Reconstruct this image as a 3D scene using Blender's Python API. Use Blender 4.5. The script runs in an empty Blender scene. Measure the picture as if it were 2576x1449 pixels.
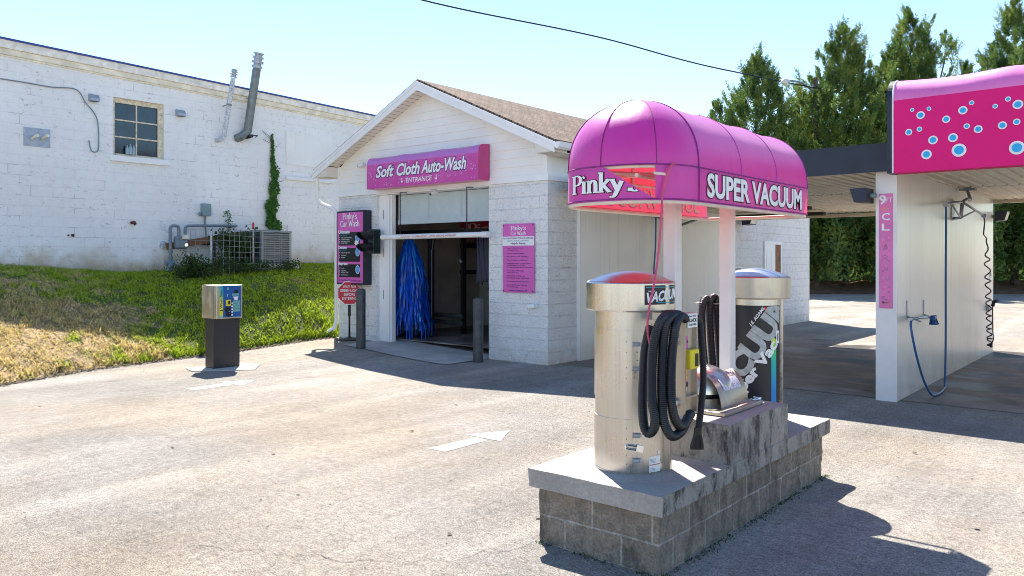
import bpy, bmesh, math, random
from mathutils import Vector, Matrix
R = math.radians
random.seed(7)
scn = bpy.context.scene
col = scn.collection

# ---------------------------------------------------------------- camera, sky, sun, exposure
H = 1.75                                   # camera height
TH = math.atan(1657 / 1958)                # heading, to the left of +Y
SN, CS = math.sin(TH), math.cos(TH)
cam_d = bpy.data.cameras.new('camera'); cam = bpy.data.objects.new('camera', cam_d); col.objects.link(cam)
cam.location = (0, 0, H); cam.rotation_euler = (R(90), 0, TH)
cam_d.sensor_width = 36; cam_d.lens = 36 * 1958 / 2576
cam_d.shift_y = -72.5 / 2576
cam_d.clip_end = 3000; cam_d.clip_start = 0.05
scn.camera = cam
SUNV = Vector((-.58, .44, 1)).normalized()
w = bpy.data.worlds.new('World'); scn.world = w; w.use_nodes = True
nt = w.node_tree
sky = nt.nodes.new('ShaderNodeTexSky'); sky.sky_type = 'NISHITA'; sky.sun_disc = False
sky.sun_elevation = math.asin(SUNV.z); sky.sun_rotation = math.atan2(SUNV.x, SUNV.y)
sky.air_density = 1.0; sky.dust_density = 0.0; sky.ozone_density = 3.0
nt.links.new(sky.outputs[0], nt.nodes['Background'].inputs[0])
nt.nodes['Background'].inputs[1].default_value = 0.105
sd = bpy.data.lights.new('sun', 'SUN'); sd.energy = 5.0; sd.angle = R(0.5); sd.color = (1, .93, .82)
so = bpy.data.objects.new('sun', sd); col.objects.link(so)
so.rotation_euler = (-SUNV).to_track_quat('-Z', 'Y').to_euler()
scn.view_settings.view_transform = 'Standard'; scn.view_settings.look = 'None'
scn.view_settings.exposure = 1.38; scn.view_settings.gamma = 1
scn.cycles.filter_width = 0.95; scn.cycles.max_bounces = 8; scn.cycles.transparent_max_bounces = 8

# ---------------------------------------------------------------- measuring helper: sight line to a plane
def P(px, py, **k):
    r = (px - 1288) / 1958; z = (652 - py) / 1958
    dx = r * CS - SN; dy = r * SN + CS
    if 'x' in k: t = k['x'] / dx
    elif 'y' in k: t = k['y'] / dy
    elif 'd' in k: t = k['d']
    else: t = (k['z'] - H) / z
    return Vector((dx * t, dy * t, H + z * t))

def sst(t):
    t = max(0, min(1, t)); return t * t * (3 - 2 * t)
def zg(x, y):                               # the pavement rises a little towards the door
    return .11 * sst((-9.3 - x) / 3) * sst((y - 7.2) / 2.6) * sst((30 - y) / 5)

# ---------------------------------------------------------------- node helpers
class NT:
    def __init__(s, name, rough=.6, metal=0, spec=.5):
        s.m = bpy.data.materials.new(name); s.m.use_nodes = True
        s.t = s.m.node_tree; s.b = s.t.nodes['Principled BSDF']
        s.b.inputs['Roughness'].default_value = rough; s.b.inputs['Metallic'].default_value = metal
        s.b.inputs['Specular IOR Level'].default_value = spec
        s.co = s.t.nodes.new('ShaderNodeTexCoord').outputs['Object']
    def n(s, typ, **k):
        nd = s.t.nodes.new(typ)
        for a, v in k.items(): setattr(nd, a, v)
        return nd
    def l(s, a, b): s.t.links.new(a, b)
    def mapping(s, scale=(1, 1, 1), rot=(0, 0, 0), src=None):
        m = s.n('ShaderNodeMapping'); m.inputs['Scale'].default_value = scale; m.inputs['Rotation'].default_value = rot
        s.l(src or s.co, m.inputs[0]); return m.outputs[0]
    def swz(s, a, b):                        # build (a, b, 0) from object coordinates
        sp = s.n('ShaderNodeSeparateXYZ'); s.l(s.co, sp.inputs[0])
        cb = s.n('ShaderNodeCombineXYZ'); s.l(sp.outputs[a], cb.inputs[0]); s.l(sp.outputs[b], cb.inputs[1]); return cb.outputs[0]
    def noise(s, scale, detail=4, rough=.55, vec=None):
        n = s.n('ShaderNodeTexNoise'); n.inputs['Scale'].default_value = scale; n.inputs['Detail'].default_value = detail
        n.inputs['Roughness'].default_value = rough; s.l(vec or s.co, n.inputs['Vector']); return n.outputs['Fac']
    def ramp(s, fac, stops, interp='LINEAR'):
        r = s.n('ShaderNodeValToRGB'); r.color_ramp.interpolation = interp
        e = r.color_ramp.elements
        while len(e) < len(stops): e.new(.5)
        for i, (p, c) in enumerate(stops):
            e[i].position = p; e[i].color = (c if isinstance(c, tuple) else (c, c, c)) + (1,)
        s.l(fac, r.inputs[0]); return r.outputs[0]
    def mix(s, fac, a, b, mode='MIX'):
        m = s.n('ShaderNodeMix', data_type='RGBA', blend_type=mode)
        for v, i in ((fac, 0), (a, 6), (b, 7)):
            if isinstance(v, (int, float)): m.inputs[i].default_value = v
            elif isinstance(v, tuple): m.inputs[i].default_value = v + (1,)
            else: s.l(v, m.inputs[i])
        return m.outputs[2]
    def math(s, op, a, b=0.0):
        m = s.n('ShaderNodeMath', operation=op)
        for v, i in ((a, 0), (b, 1)):
            if isinstance(v, (int, float)): m.inputs[i].default_value = v
            else: s.l(v, m.inputs[i])
        return m.outputs[0]
    def color(s, c):
        if isinstance(c, tuple): s.b.inputs['Base Color'].default_value = c + (1,)
        else: s.l(c, s.b.inputs['Base Color'])
    def bump(s, h, strength=.5, dist=.01):
        b = s.n('ShaderNodeBump'); b.inputs['Strength'].default_value = strength; b.inputs['Distance'].default_value = dist
        s.l(h, b.inputs['Height']); s.l(b.outputs[0], s.b.inputs['Normal'])
    def sep(s, i):
        sp = s.n('ShaderNodeSeparateXYZ'); s.l(s.co, sp.inputs[0]); return sp.outputs[i]

def simple(name, c, rough=.6, metal=0, var=.12, scale=6, bump=0, spec=.5):
    m = NT(name, rough, metal, spec)
    f = m.noise(scale, 5, .6)
    lo = tuple(v * (1 - var) for v in c); hi = tuple(min(1, v * (1 + var)) for v in c)
    m.color(m.ramp(f, [(.3, lo), (.7, hi)]))
    if bump: m.bump(m.noise(scale * 8, 4), .5, bump)
    return m.m

M = {}
def block_paint(name, ax, base, stain, mortar, bumpd, rock=False, bw=.4, low=None):
    """painted block wall; ax = the horizontal object axis of the wall (0 x, 1 y)"""
    m = NT(name, .75)
    v = m.swz(ax, 2)
    br = m.n('ShaderNodeTexBrick'); m.l(v, br.inputs['Vector'])
    br.inputs['Scale'].default_value = 1; br.inputs['Mortar Size'].default_value = .008; br.inputs['Mortar Smooth'].default_value = .4
    br.inputs['Brick Width'].default_value = bw; br.inputs['Row Height'].default_value = .2; br.offset = .5
    big = m.noise(.6, 4, .6); fine = m.noise(9, 6, .7)
    c = m.mix(m.ramp(big, [(.35, 0.), (.75, 1.)]), base, tuple(v * .88 for v in base))
    c = m.mix(m.ramp(fine, [(.49, 0.), (.72, .35 if not rock else .5)]), c, stain)
    # small dark marks where the paint has come off
    vv = m.mapping((1, 1, 2.2)); mk = m.math('MULTIPLY', m.ramp(m.noise(8, 8, .82, vv), [(.575, 0.), (.63, 1.)]), m.ramp(m.noise(1.1, 3), [(.40, 0.), (.55, 1.)]))
    c = m.mix(m.math('MULTIPLY', mk, .75), c, (.26, .23, .24))
    c = m.mix(m.math('MULTIPLY', br.outputs['Fac'], mortar), c, tuple(v * .6 for v in base))
    jn = m.math('MULTIPLY', br.outputs['Fac'], m.ramp(m.noise(2.1, 6, .7), [(.54, 0.), (.62, .45 if not rock else .0)])); c = m.mix(jn, c, (.30, .27, .27))
    if low is not None:                        # damp and clay splash near the foot of the wall
        z = m.sep(2)
        g = m.math('SUBTRACT', m.math('ADD', m.math('MULTIPLY', m.noise(1.6, 5, .65), 1.5), low[0]), z)
        c = m.mix(m.ramp(g, [(0.0, 0.), (.5, low[1])]), c, (.50, .38, .22))
        g2 = m.math('SUBTRACT', m.math('ADD', m.math('MULTIPLY', m.noise(5, 6, .75), 1.0), low[0] - .12), z)
        c = m.mix(m.ramp(g2, [(0.0, 0.), (.35, low[1] * .8)]), c, (.22, .19, .15))
    m.color(c)
    h = m.math('MULTIPLY', br.outputs['Fac'], -1.0)
    if rock:
        h = m.math('MULTIPLY', h, .45)
        rk = m.math('ADD', m.math('MULTIPLY', m.noise(13, 5, .6), 1.3), m.noise(45, 3, .5))
        h = m.math('ADD', m.math('MULTIPLY', h, .9), rk)
    else: h = m.math('ADD', h, m.math('MULTIPLY', m.noise(40, 3), .35))
    m.bump(h, .9, bumpd)
    return m.m
M['block_left'] = block_paint('weathered_white_block', 1, (.88, .87, .85), (.66, .66, .68), .13, .0022, low=(1.25, .8))
M['block_front'] = block_paint('split_face_white_block', 0, (.87, .865, .85), (.64, .63, .62), .03, .026, True, low=(-.5, .5))
M['block_side'] = block_paint('split_face_white_block_side', 1, (.86, .84, .81), (.60, .56, .52), .04, .026, True, low=(-.45, .6))

def asphalt():
    m = NT('worn_asphalt', .85, 0, .3)
    sp = m.noise(95, 3, .9); sp2 = m.noise(30, 4, .85); sp3 = m.noise(11, 6, .8)
    base = m.ramp(sp, [(.32, (.11, .105, .10)), (.47, (.275, .255, .235)), (.62, (.52, .485, .44))])
    st = m.ramp(m.noise(1.0, 4, .55, m.mapping((1.15, .13, 1), (0, 0, R(9)))), [(.36, .90), (.50, 1.0), (.66, 1.22)])
    c = m.mix(1.0, base, st, 'MULTIPLY')
    st2 = m.ramp(m.noise(1.0, 5, .7, m.mapping((7, .35, 1), (0, 0, R(6)))), [(.38, .95), (.62, 1.05)])
    c = m.mix(1.0, c, st2, 'MULTIPLY')
    c = m.mix(1.0, c, m.ramp(m.noise(.5, 6, .68), [(.35, .78), (.62, 1.1)]), 'MULTIPLY')
    c = m.mix(1.0, c, m.ramp(sp2, [(.36, .62), (.5, 1.0), (.66, 1.28)]), 'MULTIPLY')
    c = m.mix(1.0, c, m.ramp(sp3, [(.36, .80), (.64, 1.15)]), 'MULTIPLY')
    oil = m.math('MULTIPLY', m.ramp(m.noise(1.5, 5, .7), [(.62, 0.), (.74, 1.)]), .5)
    c = m.mix(oil, c, (.085, .078, .07))
    pit = m.ramp(m.noise(42, 2, .5), [(.685, 0.), (.72, .7)]); c = m.mix(pit, c, (.05, .045, .04))
    warm = m.ramp(m.noise(.35, 3), [(.42, 0.), (.62, .6)])
    c = m.mix(warm, c, m.mix(1.0, c, (1.14, 1.0, .80), 'MULTIPLY'))
    m.color(c)
    m.bump(m.math('ADD', sp, m.math('MULTIPLY', sp2, .8)), 1.0, .014)
    return m.m
M['asphalt'] = asphalt()

def concrete(name, c, dark=.5, wet=False, vert=False, sc=1.0):
    m = NT(name, .8)
    f = m.noise(2.2 * sc, 6, .65); g = m.noise(60, 3, .7)
    cc = m.ramp(f, [(.3, tuple(v * .7 for v in c)), (.6, c), (.8, tuple(min(1, v * 1.15) for v in c))])
    cc = m.mix(1.0, cc, m.ramp(g, [(.3, .82), (.7, 1.1)]), 'MULTIPLY')
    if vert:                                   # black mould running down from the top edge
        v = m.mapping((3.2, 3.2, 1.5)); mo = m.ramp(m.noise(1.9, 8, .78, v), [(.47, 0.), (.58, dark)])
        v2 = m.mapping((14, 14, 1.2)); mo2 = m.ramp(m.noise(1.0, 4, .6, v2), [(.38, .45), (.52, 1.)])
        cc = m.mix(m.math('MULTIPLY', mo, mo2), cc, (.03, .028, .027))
    if wet:
        v = m.mapping((.5, 1.0, 1)); wt = m.ramp(m.noise(1.1, 7, .7, v), [(.46, 0.), (.55, dark)])
        cc = m.mix(wt, cc, (.045, .036, .032)); m.l(m.ramp(wt, [(0., .8), (1., .3)]), m.b.inputs['Roughness'])
    m.color(cc); m.bump(m.math('ADD', f, g), .5, .004)
    return m.m
M['slab'] = concrete('island_slab_concrete', (.40, .37, .34))
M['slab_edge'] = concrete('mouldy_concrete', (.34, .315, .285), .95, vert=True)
M['pad'] = concrete('pale_concrete_pad', (.52, .50, .46))
M['bayfloor'] = concrete('stained_bay_concrete', (.34, .29, .25), .85, wet=True)
def plinth():
    m = NT('split_face_tan_block', .9)
    sx = m.sep(0); sy = m.sep(1); sz = m.sep(2)
    cb = m.n('ShaderNodeCombineXYZ'); m.l(m.math('ADD', sx, sy), cb.inputs[0]); m.l(m.math('ADD', sz, .0), cb.inputs[1])
    br = m.n('ShaderNodeTexBrick'); m.l(cb.outputs[0], br.inputs['Vector']); br.inputs['Scale'].default_value = 1
    br.inputs['Mortar Size'].default_value = .007; br.inputs['Brick Width'].default_value = .4; br.inputs['Row Height'].default_value = .175
    br.inputs['Color1'].default_value = (.27, .225, .175, 1); br.inputs['Color2'].default_value = (.20, .17, .14, 1)
    br.inputs['Mortar'].default_value = (.38, .35, .31, 1)
    f = m.noise(14, 5, .6); g = m.noise(70, 3, .6)
    c = m.mix(1.0, br.outputs['Color'], m.ramp(f, [(.25, .65), (.75, 1.35)]), 'MULTIPLY')
    c = m.mix(1.0, c, m.ramp(g, [(.3, .7), (.7, 1.25)]), 'MULTIPLY')
    v = m.mapping((3, 3, 1.2)); mo = m.ramp(m.noise(1.4, 8, .78, v), [(.50, 0.), (.64, .75)])
    c = m.mix(mo, c, (.05, .048, .04))
    m.color(c); m.bump(m.math('ADD', m.math('ADD', f, m.math('MULTIPLY', g, .5)), m.math('MULTIPLY', br.outputs['Fac'], -.5)), 1, .018)
    return m.m
M['plinth'] = plinth()

def grassmat(name, blade=False):
    m = NT(name, .8, 0, .25)
    f = m.noise(.55, 4, .6); g = m.noise(3.2, 5, .65); h = m.noise(28, 3, .7)
    x = m.sep(0); y = m.sep(1)
    green = (.36, .46, .03) if blade else (.10, .13, .03)
    dry = (.62, .50, .22) if blade else (.34, .24, .12)
    # drier towards the middle of the bank, greener by the kiosk side
    yy = m.math('ADD', m.math('MULTIPLY', m.math('SUBTRACT', y, 6.6), .11), m.math('MULTIPLY', m.math('LESS_THAN', y, 5.2), .07))
    wallside = m.math('MULTIPLY', m.math('LESS_THAN', x, -14.8), .12)
    wallside = m.math('ADD', wallside, m.math('MULTIPLY', m.math('GREATER_THAN', x, -12.75), .07))
    k = m.math('SUBTRACT', m.math('SUBTRACT', m.math('ADD', m.math('MULTIPLY', f, .62), m.math('MULTIPLY', g, .95)), yy), wallside)
    c = m.mix(m.ramp(k, [(.71, 0.), (.87, 1.)]), green, dry)
    c = m.mix(1.0, c, m.ramp(h, [(.25, .5), (.75, 1.5)]), 'MULTIPLY')
    c = m.mix(1.0, c, m.ramp(m.noise(7, 5, .75), [(.36, .5), (.54, 1.12)]), 'MULTIPLY')
    if not blade:
        c = m.mix(m.ramp(m.noise(.9, 3), [(.6, 0.), (.7, .7)]), c, (.30, .16, .09))
        m.bump(h, 1, .03)
    else:
        m.b.inputs['Roughness'].default_value = .55
    m.color(c)
    if blade:
        t = m.n('ShaderNodeBsdfTranslucent'); m.l(c, t.inputs[0])
        mx = m.n('ShaderNodeMixShader'); mx.inputs[0].default_value = .35
        m.l(m.b.outputs[0], mx.inputs[1]); m.l(t.outputs[0], mx.inputs[2])
        m.l(mx.outputs[0], m.t.nodes['Material Output'].inputs[0])
    return m.m
M['turf'] = grassmat('bank_soil'); M['blade'] = grassmat('grass_blades', True)

def leafmat(name, lo, mid, hi, sc=.9, tr=.34):
    m = NT(name, .6, 0, .3)
    f = m.noise(sc, 3, .6); g = m.noise(sc * 9, 3, .7)
    c = m.ramp(m.math('ADD', m.math('MULTIPLY', f, .55), m.math('MULTIPLY', g, .45)), [(.36, lo), (.5, mid), (.64, hi)])
    m.color(c)
    t = m.n('ShaderNodeBsdfTranslucent'); m.l(c, t.inputs[0])
    mx = m.n('ShaderNodeMixShader'); mx.inputs[0].default_value = tr
    m.l(m.b.outputs[0], mx.inputs[1]); m.l(t.outputs[0], mx.inputs[2]); m.l(mx.outputs[0], m.t.nodes['Material Output'].inputs[0])
    return m.m
M['cypress'] = leafmat('cypress_foliage', (.032, .088, .030), (.13, .21, .05), (.32, .37, .08))
M['vine'] = leafmat('vine_leaf', (.03, .10, .012), (.06, .17, .02), (.10, .24, .03), 6)
M['weed'] = leafmat('weed_leaf', (.02, .05, .015), (.04, .085, .02), (.09, .14, .04), 4)
M['bark'] = simple('bark', (.10, .075, .055), .9, var=.35, scale=12)

M['siding'] = simple('white_siding', (.87, .85, .81), .5, var=.06, scale=1.5)
M['trim'] = simple('white_trim', (.86, .85, .84), .45, var=.05, scale=3)
M['cream'] = simple('aged_cream_paint', (.80, .74, .60), .7, var=.2, scale=5)
M['cornice'] = simple('peeling_cornice', (.82, .78, .68), .75, var=.22, scale=7)
M['blue_edge'] = simple('blue_metal_edge', (.03, .05, .28), .4)
M['soffit'] = simple('soffit_vinyl', (.74, .68, .60), .55, var=.05)
M['white_metal'] = simple('white_metal', (.78, .78, .77), .35, var=.05)
def panel_mat():
    m = NT('glossy_white_wall_panel', .30, 0, .3)
    y = m.sep(1)
    ln = m.math('LESS_THAN', m.math('FRACT', m.math('MULTIPLY', y, 1 / .61)), .018)
    c = m.ramp(m.noise(.9, 4), [(.3, (.83, .81, .77)), (.7, (.90, .88, .84))])
    g = m.math('SUBTRACT', m.math('MULTIPLY', m.noise(2.5, 5, .7), .9), m.math('MULTIPLY', m.sep(2), 1.0)); c = m.mix(m.ramp(g, [(.0, 0.), (.5, .45)]), c, (.42, .36, .28))
    dr = m.ramp(m.noise(1.0, 5, .7, m.mapping((6, 6, .45))), [(.54, 0.), (.72, .22)]); c = m.mix(dr, c, (.45, .42, .38))
    m.color(m.mix(m.math('MULTIPLY', ln, .35), c, (.40, .38, .36)))
    m.bump(m.noise(1.2, 3), .12, .01)
    return m.m
M['panel'] = panel_mat()
def shingle():
    m = NT('brown_shingles', .9, 0, .2)
    br = m.n('ShaderNodeTexBrick'); m.l(m.swz(1, 0), br.inputs['Vector']); br.inputs['Scale'].default_value = 1
    br.inputs['Brick Width'].default_value = .3; br.inputs['Row Height'].default_value = .13; br.inputs['Mortar Size'].default_value = .012
    br.inputs['Color1'].default_value = (.17, .12, .09, 1); br.inputs['Color2'].default_value = (.10, .07, .055, 1)
    br.inputs['Mortar'].default_value = (.035, .028, .025, 1); br.inputs['Bias'].default_value = -.1
    c = m.mix(1.0, br.outputs['Color'], m.ramp(m.noise(30, 3, .8), [(.3, .5), (.7, 1.6)]), 'MULTIPLY')
    m.color(c); m.bump(m.math('MULTIPLY', br.outputs['Fac'], -1.), 1, .015); return m.m
M['shingle'] = shingle()
def fabric(name, c, tc=None, fac=.0, rough=.45, blotch=True):
    m = NT(name, rough, 0, .5)
    f = m.noise(1.6, 5, .6)
    cc = m.ramp(f, [(.3, tuple(v * .9 for v in c)), (.7, c)])
    if blotch:
        v = m.mapping((9, 9, 1.6)); cc = m.mix(m.ramp(m.noise(1.0, 6, .7, v), [(.52, 0.), (.72, .28)]), cc, (c[0] * .55, c[1] * .8, c[2] * .6)); cc = m.mix(m.ramp(m.noise(1.1, 3), [(.45, 0.), (.7, .18)]), cc, (.72, .25, .62))
        cc = m.mix(m.ramp(m.noise(3.5, 7, .75), [(.56, 0.), (.68, .4)]), cc, (c[0] * .45, c[1] * .5, c[2] * .6))
    m.color(cc)
    m.b.inputs['Coat Weight'].default_value = 0.8 if blotch else 0.0; m.b.inputs['Coat Roughness'].default_value = .38; m.b.inputs['Sheen Weight'].default_value = .12 if blotch else 0.0; m.b.inputs['Sheen Roughness'].default_value = .4
    m.bump(m.math('ADD', m.noise(2.0, 3, .5), m.math('MULTIPLY', m.noise(1.0, 4, .6, m.mapping((14, 14, 2.2))), .5)), .5, .014)
    if fac:
        t = m.n('ShaderNodeBsdfTranslucent'); t.inputs[0].default_value = tc + (1,)
        mx = m.n('ShaderNodeMixShader'); mx.inputs[0].default_value = fac
        m.l(m.b.outputs[0], mx.inputs[1]); m.l(t.outputs[0], mx.inputs[2]); m.l(mx.outputs[0], m.t.nodes['Material Output'].inputs[0])
    return m.m
M['canopy'] = fabric('magenta_canopy_vinyl', (.54, .022, .46), (1.0, .08, .06), .24, rough=.42)
M['awning'] = fabric('magenta_awning_vinyl', (.60, .025, .33), rough=.5)
M['awning_top'] = fabric('pale_pink_vinyl', (.80, .16, .50), rough=.4)  # paler pink for the curved top of the bubble sign
M['bubble_sign'] = fabric('crimson_pink_vinyl', (.80, .002, .19), rough=.75, blotch=False)
M['pink_print'] = simple('pink_sign_print', (.66, .12, .45), .5, var=.06, scale=3)
M['pink_faded'] = simple('faded_pink_print', (.72, .17, .42), .5, var=.12, scale=3)
M['black'] = simple('black_paint', (.012, .012, .016), .45)
M['navy'] = simple('dark_navy_metal', (.012, .017, .035), .45, var=.25, scale=4)
M['white'] = simple('white_lettering', (.82, .82, .82), .5, var=.03)
M['cyan'] = simple('cyan_print', (.02, .40, .78), .5, var=.03)
M['red'] = simple('red_sign_face', (.50, .008, .03), .4, var=.05)
M['purple'] = simple('purple_print', (.10, .02, .16), .5)
M['teal'] = simple('teal_print', (.02, .30, .36), .5)
M['yellow'] = simple('yellow_plastic', (.75, .62, .02), .4, var=.06)
M['orange'] = simple('orange_print', (.75, .30, .12), .5)
M['rubber'] = simple('black_rubber', (.012, .013, .016), .38, var=.2)
M['grey_paint'] = simple('grey_enamel', (.18, .23, .26), .5, var=.15)
M['galv'] = simple('galvanised_steel', (.36, .40, .46), .4, .45, var=.2, scale=9)
M['galv_dark'] = simple('weathered_flue_steel', (.20, .23, .24), .5, .6, var=.3)
M['flue_white'] = simple('chipped_painted_flue', (.55, .58, .63), .6, .2, var=.5, scale=22)
M['wood'] = simple('rusty_timber', (.24, .105, .045), .8, var=.3)
M['bollard'] = simple('scuffed_dark_paint', (.055, .058, .062), .5, var=.45, scale=9)
M['kiosk_black'] = simple('textured_black_steel', (.028, .027, .030), .5, var=.3, scale=60)
M['kiosk_blue'] = simple('blue_overlay', (.012, .095, .32), .4, var=.06)
M['cloth'] = simple('wet_blue_cloth', (.004, .075, .50), .28, var=.5, scale=7)
M['cloth_highlight'] = simple('wet_blue_cloth_highlight', (.015, .20, .66), .2, var=.45, scale=7)  # paler strips that put highlights into the brush by colour
M['cloth_dark'] = simple('dark_blue_cloth', (.002, .004, .030), .5, var=.3)
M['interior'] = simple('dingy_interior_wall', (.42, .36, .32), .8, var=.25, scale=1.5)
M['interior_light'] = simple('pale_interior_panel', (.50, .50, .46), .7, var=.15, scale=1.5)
M['glass'] = simple('dark_window_glass', (.010, .035, .05), .12, var=.5, scale=5, spec=.8)
M['rust'] = simple('rusty_frame', (.70, .60, .44), .7, var=.35, scale=14)
M['ceil'] = simple('corrugated_ceiling', (.66, .58, .44), .5, var=.14, scale=3, bump=.003)
M['cord'] = simple('pink_cord', (.62, .07, .16), .45)
M['purplehose'] = simple('dark_purple_hose', (.05, .008, .03), .4)
M['bluehose'] = simple('blue_hose', (.015, .09, .26), .4)
M['bottle'] = simple('clear_plastic_bottle', (.30, .40, .45), .3)
M['chrome'] = simple('chrome', (.85, .85, .87), .12, 1, var=.03)
M['lens_green'] = simple('green_lens', (.0, .25, .13), .2)
M['soil'] = simple('bare_brown_soil', (.16, .085, .05), .95, var=.4, scale=3, bump=.02)
M['greytext'] = simple('grey_vinyl_letters', (.40, .43, .43), .45, var=.3, scale=22)
M['pale_tube'] = simple('pale_frame_tube', (.70, .58, .50), .4)
M['steel_post'] = simple('powder_white_post', (.74, .72, .70), .35, var=.06, scale=3)
def steel(name, c, rough=.3):
    m = NT(name, rough, 1)
    v = m.mapping((38, 38, .5)); f = m.noise(1, 4, .6, v)
    m.color(m.ramp(f, [(.25, tuple(x * .82 for x in c)), (.75, c)]))
    m.l(m.math('ADD', m.ramp(f, [(.3, rough * .8), (.7, rough * 1.2)]), m.ramp(m.noise(3.5, 6, .7), [(.45, 0.), (.65, .18)])), m.b.inputs['Roughness'])
    m.bump(f, .10, .002)
    m.b.inputs['Anisotropic'].default_value = .75; tg = m.n('ShaderNodeTangent', direction_type='RADIAL', axis='Z'); m.l(tg.outputs[0], m.b.inputs['Tangent']); return m.m
M['steel'] = steel('brushed_stainless', (.64, .62, .585), .27)
M['steel_b'] = steel('brushed_stainless_dull', (.52, .48, .43), .36)
M['dome'] = simple('spun_steel', (.46, .45, .49), .32, 1, var=.08, scale=2)
def rainbow():
    m = NT('rainbow_stripe', .45)
    z = m.sep(2)
    m.color(m.ramp(m.math('DIVIDE', m.math('SUBTRACT', z, .72), .62), [(0., (.0, .22, .62)), (.35, (.0, .45, .40)), (.5, (.02, .62, .12)), (.68, (.75, .75, .02)), (.85, (.85, .25, .02)), (1., (.75, .02, .02))]))
    return m.m
M['rainbow'] = rainbow()
def kioskstripe():
    m = NT('kiosk_gradient_stripe', .45); z = m.sep(2)
    m.color(m.ramp(m.math('DIVIDE', m.math('SUBTRACT', z, .82), .5), [(0., (.0, .45, .62)), (.12, (.75, .65, .02)), (.5, (.70, .68, .02)), (.72, (.1, .55, .25)), (1., (.0, .50, .72))]))
    return m.m
M['kstripe'] = kioskstripe()
M['kiosk_steel'] = steel('kiosk_stainless', (.60, .57, .49), .38)

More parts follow.
